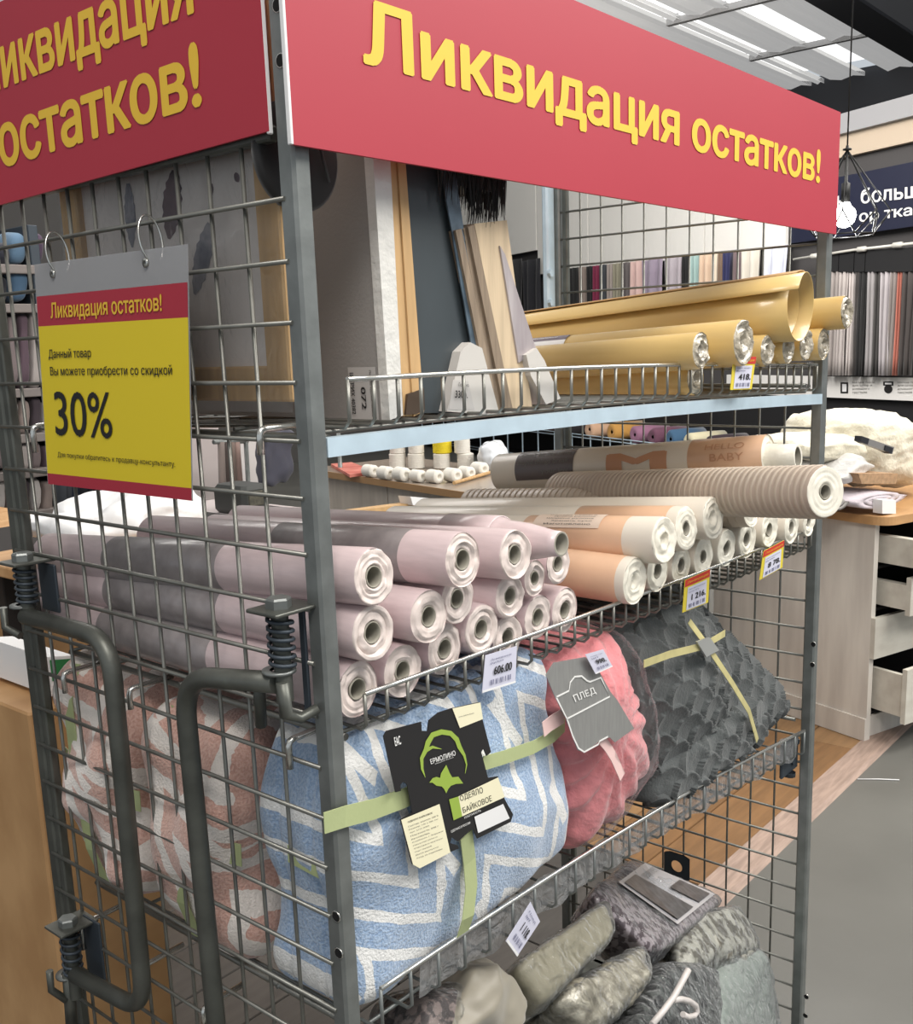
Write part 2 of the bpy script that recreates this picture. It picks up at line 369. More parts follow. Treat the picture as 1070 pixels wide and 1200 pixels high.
# base platform
mb = MB()
mb.cbox((0, 0, .1), (L, D, .13), .004); mb.build('base_plate', steel_dark, cage)
for (x, y) in ((.08, .08), (L - .08, .08), (.08, D - .08), (L - .08, D - .08)):
    mb = MB(); mb.lathe([(.001, -.012), (.045, -.012), (.05, -.006), (.05, .006), (.045, .012), (.001, .012)], (x, y, .05), (1, 0, 0), 20)
    mb.cbox((x - .02, y - .004, .05), (x - .014, y + .004, .1)); mb.cbox((x + .014, y - .004, .05), (x + .02, y + .004, .1)); mb.build('castor', bracket, cage)
# bracket plates bolted on the posts
def bolts(mb, pts, ax, r=.007, h=.006):
    for p in pts: mb.lathe([(r, 0), (r, h), (.0001, h)], p, ax, 6, smooth=False)
a = at(915, 880, 'y', .03)
mb = MB(); mb.cbox((L - .098, .024, .745), (L - PW, .03, .815), .003); bolts(mb, [(L - .05, .024, .765), (L - .03, .024, .80)], (0, -1, 0), .006, .004)
mb.lathe([(.012, 0), (.012, .008), (.001, .008)], (L - .055, .027, .745), (0, 0, -1), 10); mb.build('bracket_plate', bracket, cage)
mb = MB(); mb.cbox((L - .05, D - .012, 1.63), (L - .022, D + .004, 1.90), .004); bolts(mb, [(L - .045, D - .012, 1.66), (L - .045, D - .012, 1.72)], (0, -1, 0), .008, .006); mb.build('bracket_plate', zinc, cage)
q = at(800, 1015, 'x', L - .012)      # black hook plate with a round eye on the right end
mb = MB(); nseg = 18; cx_, cz_ = q.y + .01, q.z
outer = [(cx_ + .034 * c, cz_ + .03 * s_) for c, s_ in ((-1, -1.1), (1, -1.1), (1, 1), (-1, 1))]
ring = [(cx_ + .014 * math.cos(t * 2 * math.pi / nseg), cz_ + .014 * math.sin(t * 2 * math.pi / nseg)) for t in range(nseg)]
def sq(t):
    a_ = t * 2 * math.pi / nseg; c, s_ = math.cos(a_), math.sin(a_); k = max(abs(c), abs(s_)); return (cx_ + .03 * c / k, cz_ + .03 * s_ / k)
for x_, flip in ((L - .022, 0), (L - .018, 1)):
    vs = [(x_, *ring[t]) for t in range(nseg)] + [(x_, *sq(t)) for t in range(nseg)]
    mb.add(vs, [(t, (t + 1) % nseg, nseg + (t + 1) % nseg, nseg + t) for t in range(nseg)])
mb.build('hook_plate', bracket, cage)

# latch handles with springs on the outside of the left end
def spring(P, h, r, par, m):
    pts = []; n = 6; k = 14
    for i in range(n * k + 1):
        a_ = 2 * math.pi * i / k; pts.append((P[0] + r * math.cos(a_), P[1] + r * math.sin(a_), P[2] - h * i / (n * k)))
    mb = MB(); mb.tube(pts, .0021, 6); mb.build('spring', m, par)
XH = -.030
def handle(path, r, par):
    mb = MB(); P = [Vector(p) for p in path]; out = [P[0]]
    for i in range(1, len(P) - 1):      # rounded corners
        a_, b_, c_ = P[i - 1], P[i], P[i + 1]; R = min(.05, (a_ - b_).length * .48, (c_ - b_).length * .48)
        u_, v_ = (a_ - b_).normalized(), (c_ - b_).normalized()
        for t in range(9):
            s_ = t / 8; out.append((b_ + u_ * R) * (1 - s_) ** 2 + b_ * 2 * s_ * (1 - s_) + (b_ + v_ * R) * s_ ** 2)
    out.append(P[-1]); mb.tube(out, r, 14); return mb.build('latch_handle', steel_dark, par)
def rod_set(px, pyt, pyb, par, plate=True):
    top = at(px, pyt, 'x', XH + .004); bot = at(px, pyb, 'x', XH + .004)
    mb = MB(); mb.lathe([(.0085, 0), (.0085, top.z - bot.z + .03)], (top.x, top.y, bot.z - .03), (0, 0, 1), 12); mb.build('latch_rod', steel_dark, par)
    spring((top.x, top.y, top.z - .004), top.z - bot.z - .008, .0118, par, bracket)
    mb = MB(); mb.cbox((top.x - .022, top.y - .022, top.z), (.006, top.y + .022, top.z + .0035), .001); mb.build('spring_plate', steel_dark, par)
    mb = MB(); mb.lathe([(.0001, 0), (.0125, 0), (.0125, .008), (.011, .010), (.0001, .010)], (top.x, top.y, top.z + .0035), (0, 0, 1), 6, smooth=False); mb.build('hex_bolt', steel, par)
    mb = MB(); mb.lathe([(.009, 0), (.0165, 0), (.0165, .003), (.009, .003)], (bot.x, bot.y, bot.z - .003), (0, 0, 1), 16); mb.build('washer', steel, par)
    return top, bot
hx = lambda px, py, x=XH: at(px, py, 'x', x)
h1 = handle([hx(30, 722), hx(128, 748), hx(170, 1186), hx(88, 1142)], .0108, cage)
rod_set(27, 660, 708, h1); rod_set(80, 1086, 1140, h1)
h2 = handle([hx(326, 800), hx(214, 792), hx(262, 1290), hx(372, 1330)], .0108, cage)
t_, b_ = rod_set(327, 716, 784, h2)
for (pa, pb, pc, pd) in (((352, 718), (397, 718), (397, 830), (352, 835)), ((47, 662), (66, 662), (70, 712), (50, 712)), ((100, 1080), (118, 1082), (120, 1150), (104, 1150))):
    A_, B_, C_, D_ = [at(*p_, 'x', .0005) for p_ in (pa, pb, pc, pd)]
    ya, yb = sorted((max(.02, A_.y), max(.02, B_.y))); mb = MB(); mb.cbox((-.003, ya if ya > .02 else .022, min(C_.z, D_.z)), (.0005, yb if yb > ya else ya + .03, max(A_.z, B_.z)), .001); mb.build('latch_backplate', bracket, cage)
mb = MB(); P_ = [hx(331, 800, -.034), hx(336, 838, -.034), hx(352, 842, -.02), hx(372, 830, -.003)]
mb.tube([P_[0], P_[1], P_[2], P_[3]], [.0065, .0065, .005, .005], 10); mb.build('latch_cam', steel_dark, h2); mb = MB(); mb.tube([hx(303, 795, -.022), hx(306, 850, -.012)], .0062, 8); mb.build('latch_cam', steel_dark, h2)
mb = MB(); mb.tube([hx(4, 712, -.04), hx(6, 735, -.04), hx(24, 745, -.034)], .005, 8); mb.build('latch_cam', steel_dark, h1)
mb = MB(); mb.tube([hx(58, 1138, -.05), hx(60, 1160, -.05), hx(78, 1172, -.036)], .005, 8); mb.build('latch_cam', steel_dark, h1); mb = MB(); mb.tube([hx(80, 1140), hx(84, 1200)], .008, 10); mb.build('latch_cam', steel_dark, h1)

# ------------------------------------------------------------------ wire shelves
def shelf(label, zl, zr, drop, zfloor, sag, band, dense, rail_m=chrome, m=wire_m, x0=.054, x1=L - .045, beam=None):
    t = thing('wire_shelf', ((x0 + x1) / 2, .3, zfloor), label, 'shelf', 'wire shelves of the roll cage')
    n = int((x1 - x0) / dense); yf = .004
    zt = lambda x: zl + (zr - zl) * (x - x0) / (x1 - x0) - sag * 4 * ((x - x0) / (x1 - x0)) * (1 - (x - x0) / (x1 - x0))
    mb = MB(); mb.tube([(x0 + (x1 - x0) * i / 16, yf, zt(x0 + (x1 - x0) * i / 16)) for i in range(17)], .0028, 8); mb.build('front_rail', rail_m, t)
    for i in range(n + 1):
        x = x0 + (x1 - x0) * i / n; z = zt(x); zb = z - drop
        mb = MB(); mb.tube([(x, yf, z), (x, yf, zb + .006), (x, yf + .006, zb), (x, .1, zb), (x, D - .045, zfloor if abs(zb - zfloor) < .03 else zb)], .0021, 6); mb.build('shelf_wire', m, t)
    for y in (.03, .16, .3, .44, D - .05):
        mb = MB(); mb.tube([(x0 - .015 + (x1 - x0 + .03) * i / 8, y, zt(x0 + (x1 - x0) * i / 8) - drop - .0042) for i in range(9)], .0024, 6); mb.build('cross_wire', m, t)
    if band:
        m_, z0_, z1_, yy = band
        mb = MB()
        for i in range(8):
            xa = PW + (L - 2 * PW) * i / 8; xb = PW + (L - 2 * PW) * (i + 1) / 8; za, zb_ = zt(xa), zt(xb)
            mb.box((xa, yy, 0), (xa + .001, yy + .02, .001)) if 0 else mb.hexa([(xa, yy, za - z1_), (xb, yy, zb_ - z1_), (xb, yy + .012, zb_ - z1_), (xa, yy + .012, za - z1_), (xa, yy, za - z0_), (xb, yy, zb_ - z0_), (xb, yy + .012, zb_ - z0_), (xa, yy + .012, za - z0_)])
        mb.build('front_beam', m_, t)
    return t, zt
s1, zt1 = shelf('top wire shelf with sky-tinted zinc front beam, carrying kraft gold rolls and canvases', 1.553, 1.523, .045, 1.495, -.006, (zinc, .052, .070, .001), .034)
s2, zt2 = shelf('middle wire shelf carrying the pink and cream wallpaper rolls', 1.243, 1.226, .038, 1.212, .004, None, .031)
s3, zt3 = shelf('lower wire shelf carrying the plush blankets and the grey plaid', .915, .832, .05, .865, -.016, None, .045, m=steel)
mb = MB(); vs = []
for i in range(97):
    x = .12 + 1.09 * i / 96; wv_ = .003 * math.sin(x * 90) + .002 * math.sin(x * 41); b_ = .052 + .012 * noise.noise(Vector((x * 14, 0, 0)))
    for q in range(4): vs.append((x, .012 + wv_ + .004 * q / 3, zt3(x) - .003 - b_ * q / 3))
mb.add(vs, [(4 * i + q, 4 * i + q + 1, 4 * i + q + 5, 4 * i + q + 4) for i in range(96) for q in range(3)], True)
mb.build('film_liner', film('grey film liner', tint=(.62, .61, .58, 1), clear=.72, bump=1.0, bscale=40), s3, fix=False)
# side rails + hooks: rods through the left mesh, bent down over a wire
def hook(px, py, drop_px, par, xin=.05, r=.0036):
    b = at(px, py, 'x', -.009); e = at(px, py + drop_px, 'x', -.009)
    mb = MB(); mb.tube([(xin, b.y, b.z), (-.002, b.y, b.z), (-.0075, b.y, b.z - .0015), (-.009, b.y, b.z - .006), (-.009, b.y, e.z)], r, 8); mb.build('hook', chrome, par)
for sp, l in ((s1, [(304, 503, 30), (38, 500, 30)]), (s2, [(74, 789, 22), (151, 808, 22)]), (s3, [(338, 868, 32), (95, 1084, 26), (168, 1132, 26), (238, 1182, 20)])):
    for p_ in l: hook(*p_, sp)
for sp, z in ((s1, 1.498), (s2, 1.196), (s3, .86)):
    mb = MB(); mb.tube([(.045, .025, z), (.045, D - .04, z)], .004, 8); mb.build('side_rail', wire_m, sp); mb = MB(); mb.tube([(L - .04, .025, z - .012), (L - .04, D - .04, z - .012)], .004, 8); mb.build('side_rail', wire_m, sp)

# ------------------------------------------------------------------ sign boards
RED_L = red_f
f1 = Face(at(327, -84, 'y', -.012), Vector((1.241, -.012, 1.948)), Vector((1.241, -.012, 1.747)), Vector((-.009, -.012, 1.752)))
f1.c[0] = Vector((-.009, -.012, 1.957))
t = thing('sale_sign', (.62, -.012, 1.75), 'long red sign board with yellow lettering along the front top of the cage', 'sign')
f1.card(.004, red_f, t, 'sign_board')
def face_box_px(face, ax, val, p0, p1):   # (s,t) box for two pixels
    def st(p):
        P = at(p[0], p[1], ax, val); tl, tr, br, bl = face.c
        s_ = (P - tl).dot((tr - tl).normalized()) / (tr - tl).length; return s_, (P - (tl * (1 - s_) + tr * s_)).dot((bl - tl).normalized()) / (bl - tl).length
    return st(p0), st(p1)
(sa, ta), (sb, tb) = face_box_px(f1, 'y', -.012, (425, 84), (960, 218))
tl_ = face_box_px(f1, 'y', -.012, (425, -4), (956, 169))
f1.text('Ликвидация остатков!', (sa, tl_[0][1], sb, tb + .045), yel_f, t, bold=.03)
mb = MB(); mb.cbox((-.012, -.0125, 1.752), (-.009, -.0075, 1.957), .0005); mb.build('sign_edge', paper_w, t)
f2 = Face(Vector((-.0065, .70, 1.965)), Vector((-.0065, .022, 1.965)), Vector((-.0065, .022, 1.768)), Vector((-.0065, .70, 1.755)))
t = thing('sale_sign', (-.006, .34, 1.76), 'red two line sign board with yellow lettering above the mesh end with the yellow poster', 'sign')
f2.card(.003, red_f, t, 'sign_board')
def fb(px0, py0, px1, py1): (a_, b_), (c_, d_) = face_box_px(f2, 'x', -.0065, (px0, py0), (px1, py1)); return a_, b_, c_, d_
bx = (fb(3, 205, 3, 205)[0],) + fb(3, 0, 239, 137)[1:]; y0 = fb(230, 57, 230, 57)[1]
f2.text('остатков!', (bx[0], y0, bx[2], bx[3]), yel_f, t, bold=.03)
bx2 = (fb(-22, 108, -22, 108)[0],) + fb(-16, 0, 229, 24)[1:]; hgt = (bx[3] - y0)
f2.text('Ликвидация', (bx2[0], bx2[3] - hgt * 1.0, bx2[2], bx2[3] + .05), yel_f, t, bold=.03)
mb = MB(); mb.cbox((-.0062, .0218, 1.766), (-.001, .0255, 2.02), .0008); mb.build('sign_edge', paper_w, t)

# ------------------------------------------------------------------ hanging discount poster
XP = -.019
c4 = [at(*p_, 'x', XP) for p_ in ((41, 311), (220, 287), (225.5, 587), (56, 567))]
c4 = [at(*p_, 'x', XP) for p_ in ((40, 310), (220, 286), (226, 587), (56, 567))]
fp = Face(*c4, lift=.0006)
t = thing('discount_poster', c4[2], 'yellow and red discount poster in a clear sleeve hung on the mesh by rings', 'poster')
mb = MB(); mb.quad(fp.p(0, 1, 0), fp.p(1, 1, 0), fp.p(1, .14, 0), fp.p(0, .14, 0)); fpb = fp.card(.0004, film('poster sleeve', tint=(.86, .84, .85, 1), clear=.6, bump=.1, bscale=5), t, 'clear_sleeve')
fp.rect((.005, .14, .995, .272), red_f, t); fp.rect((.005, .272, .995, .948), mat('poster yellow', srgb(226, 202, 40), .5), t); fp.rect((.005, .948, .995, 1), red_f, t)
fp.text('Ликвидация остатков!', (.11, .172, .85, .255), yel_f, t, .02, 2)
fp.text('Данный товар', (.075, .375, .385, .425), ink, t, .008, 2)
fp.text('Вы можете приобрести со скидкой', (.08, .452, .9, .502), ink, t, .008, 2)
fp.text('30%', (.095, .565, .51, .765), ink, t, .008, 2)
fp.text('Для покупки обратитесь к продавцу-консультанту.', (.10, .842, .905, .872), ink, t, .004, 2)
for s_, (px, py) in ((.14, (70, 278)), (.76, (182, 268))):
    g_ = fp.p(s_, .05, 1); mb = MB(); mb.lathe([(.0022, 0), (.0046, .0), (.0046, .0012), (.0022, .0012)], g_, -fp.n if fp.n.x > 0 else fp.n, 14); mb.build('eyelet', chrome, t)
    mb = MB(); w_ = 1.712; cz = (g_.z + w_ + .004) / 2; ry_ = abs(w_ + .006 - g_.z) / 2
    pts = [(XP / 2 - .002 + .013 * math.cos(a_), g_.y + .004 * math.sin(a_) + .0, cz + ry_ * math.sin(a_)) for a_ in [2 * math.pi * i / 24 for i in range(25)]]
    mb.tube(pts, .0012, 6, cap=False); mb.build('ring', chrome, t)

# ------------------------------------------------------------------ wallpaper rolls
def ordinal(i): return ['first', 'second', 'third', 'fourth', 'fifth', 'sixth', 'seventh', 'eighth', 'ninth', 'tenth'][i]
def roll(label, P, r, length, ms, me, hole_r=.36, d=(0, 1, 0), group=None, seed=0, bands=(), solid=False, name='wallpaper_roll', crumple=1.0, ax_tilt=0):
    rnd = random.Random(seed); d = Vector(d).normalized(); P = Vector(P)
    t = thing(name, P, label, 'wallpaper roll', group)
    hr = r * hole_r; sq_ = rnd.uniform(-.03, .03); ph = rnd.uniform(0, 6)
    wob = lambda a_, j: .018 * math.sin(2 * a_ + ph) + .006 * math.sin(5 * a_ + ph * 2)
    mb = MB(); mb.lathe([(r * .97, 0), (r, .003), (r, length * .5), (r, length - .003), (r * .96, length), (.001, length)], P, d, 36, wob=wob); mb.build('paper_sleeve', ms, t)
    prof = [(r * .975, .0005)]; rr = r * .95
    while rr > hr + .001:
        o_ = rnd.uniform(-.0022, .0022) * crumple; prof += [(rr, o_), (rr - r * .035, o_)]; rr -= r * rnd.uniform(.07, .12)
    nz = rnd.uniform(0, 50)
    if solid:
        prof += [(hr, .0), (hr * .8, .004), (hr * .4, .006), (.0005, .005)]
    else: prof += [(hr, .001), (hr, .03)]
    b0 = MB(); b0.lathe(prof, P, d, 40, wob=wob)
    V = []
    for v in b0.v:
        v = Vector(v); n_ = noise.noise(v * 90 + Vector((nz, 0, 0))) * .0022 * crumple + noise.noise(v * 220 + Vector((nz, 3, 0))) * .0009 * crumple; V.append(v + d * n_)
    b0.v = V; b0.build('rolled_end', me, t)
    if not solid:
        mb = MB(); mb.lathe([(hr * .99, .0015), (hr * .96, .0), (hr * .86, .0), (hr * .84, .004), (hr * .84, .12), (.0005, .13)], P, d, 24); mb.build('core', core_m, t)
    for (h0, h1, m_) in bands:
        mb = MB(); mb.lathe([(r * 1.004, h0 * length), (r * 1.012, h0 * length + .0005), (r * 1.012, h1 * length - .0005), (r * 1.004, h1 * length)], P, d, 36, wob=wob); mb.build('label_band', m_, t)
    return t
grey_band = mat('grey printed wrapper', srgb(158, 150, 150), .35, coat=.4, var=.25, vscale=40)
pk = [[0.06,1.364,.028],[0.173,1.362,.029],[0.276,1.348,.029],[0.197,1.311,.028],[0.291,1.294,.027],[0.346,1.304,.022],[0.401,1.311,.026],[0.141,1.305,.029],[0.062,1.306,.029],[0.244,1.265,.029],[0.362,1.251,.028],[0.42,1.247,.029],[0.302,1.239,.029],[0.187,1.255,.029],[0.053,1.247,.029],[0.119,1.248,.029]]
pl = ['pink roll at the top left of the heap, tight against the corner post', 'big pink roll with crumpled film end, topmost, second from the corner post',
      'topmost pink roll just left of the telescoped loose roll', 'pink roll wedged beneath the second and third topmost rolls', 'pink roll directly beneath the topmost roll beside the telescoped one',
      'small pink roll end under the telescoped loose roll', 'pink roll end at upper right, touching the orange banded cream rolls', 'pink roll in the middle layer, second from the corner post',
      'pink roll in the middle layer beside the corner post', 'pink roll above the white 606 price card', 'pink roll end behind the rail, third from the right of the heap', 'rightmost pink roll, in front of the orange banded cream roll',
      'pink roll partly behind the right edge of the white 606 price card', 'pink roll left of the white 606 price card, above the rail', 'lowest pink roll beside the corner post, behind the start of the rail', 'pink roll at the bottom, second from the corner post, crossed by the rail']
yv = [-.012, -.03, -.02, .0, .0, .004, .008, -.008, -.004, .006, .012, .012, .014, .012, .012, .012]
for i, ((x, z, r), l_) in enumerate(zip(pk, pl)):
    nx_ = x
    bd = [(.12, .5, grey_band)] if i in (1,) else ([(.35, .72, grey_band)] if i in (0, 8, 14, 9) else [])
    tl_ = {0: -.07, 1: -.05, 2: -.05, 8: -.03, 7: -.03}.get(i, -.02 if z > 1.28 else 0)
    roll('pale ' + l_, (x, yv[i], z), r, (.62 if x < .1 else .57) - (i * 7 % 5) * .005 - (.12 if z < 1.27 and x > .1 else 0), pink, pink_end, .40, d=(0, 1, tl_), seed=i, bands=bd, group='pale pink wallpaper rolls')
# loose telescoped pink roll on top
P = at(360 + .3364 * 886, 480 + .3364 * 468, 'y', -.045)
t = thing('wallpaper_roll', P, 'loose pink roll with its end telescoped out into a narrow tube', 'wallpaper roll', 'pale pink wallpaper rolls')
mb = MB(); n_ = 36; prof = [(.0135, 0), (.0145, 0), (.0155, .012), (.019, .03), (.0225, .05), (.0245, .075), (.026, .085), (.028, .088), (.0285, .1), (.0285, .6), (.001, .6)]
mb.lathe(prof, (P.x, P.y, P.z + .0), (.02, 1, -.05), n_); mb.build('paper_sleeve', pink, t)
mb = MB(); mb.lathe([(.0145, .0), (.013, -.0005), (.0115, .0), (.0112, .12), (.0005, .13)], P, (.02, 1, -.05), 24); mb.build('core', core_m, t)
mb = MB(); mb.lathe([(.0285, .0885), (.0298, .089), (.0298, .17), (.0285, .17)], P, (.02, 1, -.05), 36); mb.build('outer_turn', pink, t)
# two more pink rolls of the pile seen through the mesh behind the post
orange = mat('peach wrapper', srgb(222, 182, 150), .4, coat=.4, var=.06, vscale=30)
tan_b = mat('tan label print', srgb(196, 148, 116), .5)
rib = mat('ribbed beige paper', srgb(190, 176, 160), .5, coat=.2)
cr = [[0.598,1.311,.033],[0.691,1.311,.033],[0.765,1.315,.033],[0.899,1.314,.033],[1.252,1.289,.0], [0.556,1.26,.032],[0.636,1.258,.031],[0.713,1.251,.029],[0.784,1.251,.031],[0.861,1.251,.031],[0.936,1.253,.033],[1.017,1.256,.032],[1.10,1.247,.031],[1.19,1.243,.028]]
cl = ['cream roll with wide peach wrapper and text label, upper row, leftmost', 'cream roll with peach wrapper, upper row, second from left', 'cream film wrapped roll in the upper row, third from left',
      'ribbed beige striped roll in the upper row under the lettered roll', None, 'peach wrapped roll in the bottom row, leftmost, beside the pink rolls', 'cream roll in the bottom row, second from left',
      'cream roll in the bottom row left of the yellow framed 1216 tag', 'cream roll in the bottom row just above the yellow framed 1216 tag', 'cream roll in the bottom row, right of the yellow framed 1216 tag',
      'cream roll in the bottom row, fourth from the right post', 'cream roll in the bottom row above the tilted tag with red header', 'cream roll in the bottom row, second from the right post', 'cream roll in the bottom row nearest the right post']
for i, ((x, z, r), l_) in enumerate(zip(cr, cl)):
    if l_ is None: continue
    bd = {0: [(.08, .38, orange)], 1: [(.03, .3, orange)], 5: [(.03, .5, orange)]}.get(i, [])
    roll(l_, (x, [-.03, -.015, -.02, -.02, 0, -.01, 0, .004, .004, .004, .004, .0, -.004, .0][i], z), r, .58 if z > 1.28 else .45, rib if i == 3 else cream, cream_end, .38 if i in (6, 7, 9, 10, 11, 12) else .33, seed=30 + i, d=(0, 1, -.075 if z > 1.28 else 0), bands=bd, solid=i in (0, 2, 5), group='cream wallpaper rolls')
# ribs on the striped rolls
for (x, z, r, y0, ln, lab) in ((.899, 1.314, .033, -.02, .58, None),):
    o = [o_ for o_ in bpy.data.objects if o_.get('label') == cl[3]][0]
    for k in range(44):
        mb = MB(); mb.lathe([(r, .0), (r * 1.03, .001), (r * 1.03, .0035), (r, .0045)], (x, y0 + .012 + k * .0128, z - .075 * (.012 + k * .0128)), (0, 1, -.075), 30); mb.build('rib', rib, o)
# big ribbed roll sticking out at the right
P = at(967.5, 576.5, 'y', -.19); r_ = 78 * .4019 * dep(P) / FPX
dirv = (Vector((.985, .45, 1.295)) - P)
t = roll('thick ribbed beige roll sticking out past the right post', P, r_, .62, mat('ribbed brown beige', srgb(178, 162, 148), .5), cream_end, .30, d=dirv, seed=77, name='wallpaper_roll', group='cream wallpaper rolls', crumple=.4)
for k in range(53):
    mb = MB(); mb.lathe([(r_, .0), (r_ * 1.03, .0014), (r_ * 1.03, .0068 - (k % 3) * .001), (r_, .008)], P + dirv.normalized() * (.006 + k * .0115), dirv, 34); mb.build('rib', rib, t)
# lettered roll on top, lying askew
P = at(935, 541, 'y', -.035); Q = Vector((1.0, .56, 1.325)); P.z += .012
r_ = .036; dirv = Q - P
t = roll('large pale roll with dark slogan panel and peach end band, atop the cream rolls', P + dirv.normalized() * .05, r_, dirv.length - .05, cream, cream_end, .3, d=dirv, seed=5, bands=[(.0, .24, orange)], group='cream wallpaper rolls')
mb = MB(); mb.lathe([(.016, -.0), (.019, -.001), (.022, .0), (.024, .03), (.027, .056)], P - dirv.normalized() * .0 + Vector((0, 0, -.004)), dirv, 30, wob=lambda a_, j: .04 * math.sin(3 * a_ + j)); mb.build('inner_roll', cream_end, t)
mb = MB(); mb.lathe([(.0155, .0), (.015, .06), (.0005, .07)], P + Vector((0, 0, -.004)), dirv, 24); mb.build('core', core_m, t)
def wrap_patch(P, d, r, h0, h1, a0, a1, m_, par, name='label_print', n=14):
    """curved printed patch on a roll; angles in degrees, 0 = up, + towards the camera side (-x)"""
    d = Vector(d).normalized(); up = (Vector((0, 0, 1)) - d * d.z).normalized(); sd = -(up.cross(d)).normalized()
    if sd.x > 0: sd = -sd
    mb = MB(); vs = []
    for i in range(n + 1):
        a_ = math.radians(a0 + (a1 - a0) * i / n); o_ = (up * math.cos(a_) + sd * math.sin(a_)) * r
        vs += [P + d * h0 + o_, P + d * h1 + o_]
    mb.add(vs, [(2 * i, 2 * i + 1, 2 * i + 3, 2 * i + 2) for i in range(n)], True); return mb.build(name, m_, par)
def wrap_text(P, d, r, txt, h0, h1, a0, a1, m_, par, bold=0):
    d = Vector(d).normalized(); up = (Vector((0, 0, 1)) - d * d.z).normalized(); sd = -(up.cross(d)).normalized()
    if sd.x > 0: sd = -sd
    V, Fc = text_mesh(txt, bold); mb = MB(); vs = []
    for i, (x, y) in enumerate(V):
        a_ = math.radians(a1 + (a0 - a1) * y); vs.append(P + d * (h1 + (h0 - h1) * x) + (up * math.cos(a_) + sd * math.sin(a_)) * (r + .0003 + (hair(i, V, bold) if len(txt) > 1 else 0)))
    mb.add(vs, Fc); return mb.build('lettering', m_, par, fix=False)
Pm = P + dirv.normalized() * .05; dk = mat('dark slogan panel', srgb(92, 84, 84), .5, coat=.3)
wrap_patch(Pm, dirv, r_ * 1.02, .36, .49, -10, 115, dk, t)
wrap_text(Pm, dirv, r_ * 1.028, "Don't let the same", .37, .48, 18, 40, ink_grey, t, .01); wrap_text(Pm, dirv, r_ * 1.028, 'stupid things break', .37, .485, 50, 72, ink_grey, t, .01); wrap_text(Pm, dirv, r_ * 1.028, 'your joy', .37, .43, 82, 100, ink_grey, t, .01)
wrap_text(Pm, dirv, r_ * 1.028, 'M', .17, .29, 50, 105, tan_b, t, .05)
wrap_text(Pm, dirv, r_ * 1.03, 'HELLO', .03, .10, 40, 58, tan_b, t); wrap_text(Pm, dirv, r_ * 1.03, 'BABY', .03, .09, 70, 90, tan_b, t)
# text label on the first peach roll
Pq = Vector((.598, -.03, 1.311)); o = [o_ for o_ in bpy.data.objects if o_.get('label') == cl[0]][0]
wrap_patch(Pq, (0, 1, -.075), .0345, .085, .20, -5, 55, mat('clear sticker', srgb(226, 206, 188), .4), o, 'sticker')
for k in range(5): wrap_text(Pq, (0, 1, -.075), .0349, ['Состав бумага', 'Длина рулона', 'Ширина рулона', 'Хранить сухо', 'Изготовлено'][k], .10, .18 - .01 * (k % 2), 6 + 9 * k, 11 + 9 * k, ink, o)

# kraft gold rolls on the top shelf
gd = [[0.835,1.569,.034],[0.72,1.561,.026],[0.767,1.521,.026],[0.9,1.557,.023],[0.977,1.554,.025],[1.051,1.555,.025],[1.111,1.56,.027],[1.178,1.559,.027],[1.20,1.612,.028]]
gl = ['gold roll with purple and white label lying above the others, next to the canvases', 'gold roll with a film end, second layer, nearest the canvases', 'gold roll lying low against the rail left of the red topped 418 tag',
      'gold roll right behind the red topped 418 tag', 'gold roll with crumpled silvery end, just right of the 418 tag', 'gold roll with silvery end, second to the right of the 418 tag', 'gold roll with silvery end, third to the right of the 418 tag',
      'gold roll with silvery end, nearest the right post in the low row', 'gold roll alone at upper right, sticking out over the right post']
gold_end = mat('silvery film roll end', srgb(200, 190, 170), .2, coat=.8, bump=1.0, bscale=90, var=.5, vscale=70, bdist=.006)
pur = mat('purple label', srgb(96, 82, 94), .4, coat=.4)
for i, ((x, z, r), l_) in enumerate(zip(gd, gl)):
    GD = (0, 1, -.045 if z > 1.56 else -.01)
    P_ = Vector((x, [-.03, -.02, .012, .0, -.005, -.01, -.015, -.02, -.05][i], z))
    t = roll('kraft ' + l_, P_, r, .6, gold, gold_end, .35, d=GD, seed=60 + i, solid=True, group='kraft gold wallpaper rolls', crumple=1.6)
    if i == 0:
        wrap_patch(P_, GD, r * 1.03, .30, .52, -8, 38, pur, t); wrap_patch(P_, GD, r * 1.03, .30, .54, 38, 100, paper_w, t)
        wrap_text(P_, GD, r * 1.04, 'Обои виниловые', .32, .40, 20, 26, ink_white, t); wrap_text(P_, GD, r * 1.04, 'на бумажной основе', .42, .51, 20, 26, ink_white, t)
        for k in range(3): wrap_patch(P_, GD, r * 1.037, .33, .50 - .03 * k, 56 + 8 * k, 59 + 8 * k, ink_grey, t)
    if i == 1: wrap_patch(P_, GD, r * 1.03, .37, .5, 5, 40, paper_w, t)
# the big loosely rolled sheet
P_ = Vector((1.035, -.03, 1.616)); d_ = Vector((.985, .6, 1.575)) - P_
t = thing('wallpaper_roll', P_, 'large loosely coiled kraft gold sheet lying across the top of the gold rolls', 'wallpaper roll', 'kraft gold wallpaper rolls')
dn = d_.normalized(); up = Vector((0, 0, 1)); sd = dn.cross(up).normalized(); mb = MB(); N = 64
vs = []
rows = 8
for j in range(rows + 1):
    for i in range(N + 1):
        u_ = i / N; a_ = math.radians(-60 + 600 * u_); rr = .056 - .016 * u_ - (.006 * j / rows)
        st_ = .035 * (1 - j / rows) * (.5 - u_) * -1 if True else 0
        flare = .006 * max(0, 1 - u_ * 3) * (1 - j / rows)
        vs.append(P_ + dn * (d_.length * j / rows + st_) + (sd * math.sin(a_) + up * math.cos(a_)) * (rr + flare))
mb.add(vs, [(j * (N + 1) + i, j * (N + 1) + i + 1, (j + 1) * (N + 1) + i + 1, (j + 1) * (N + 1) + i) for j in range(rows) for i in range(N)], True)
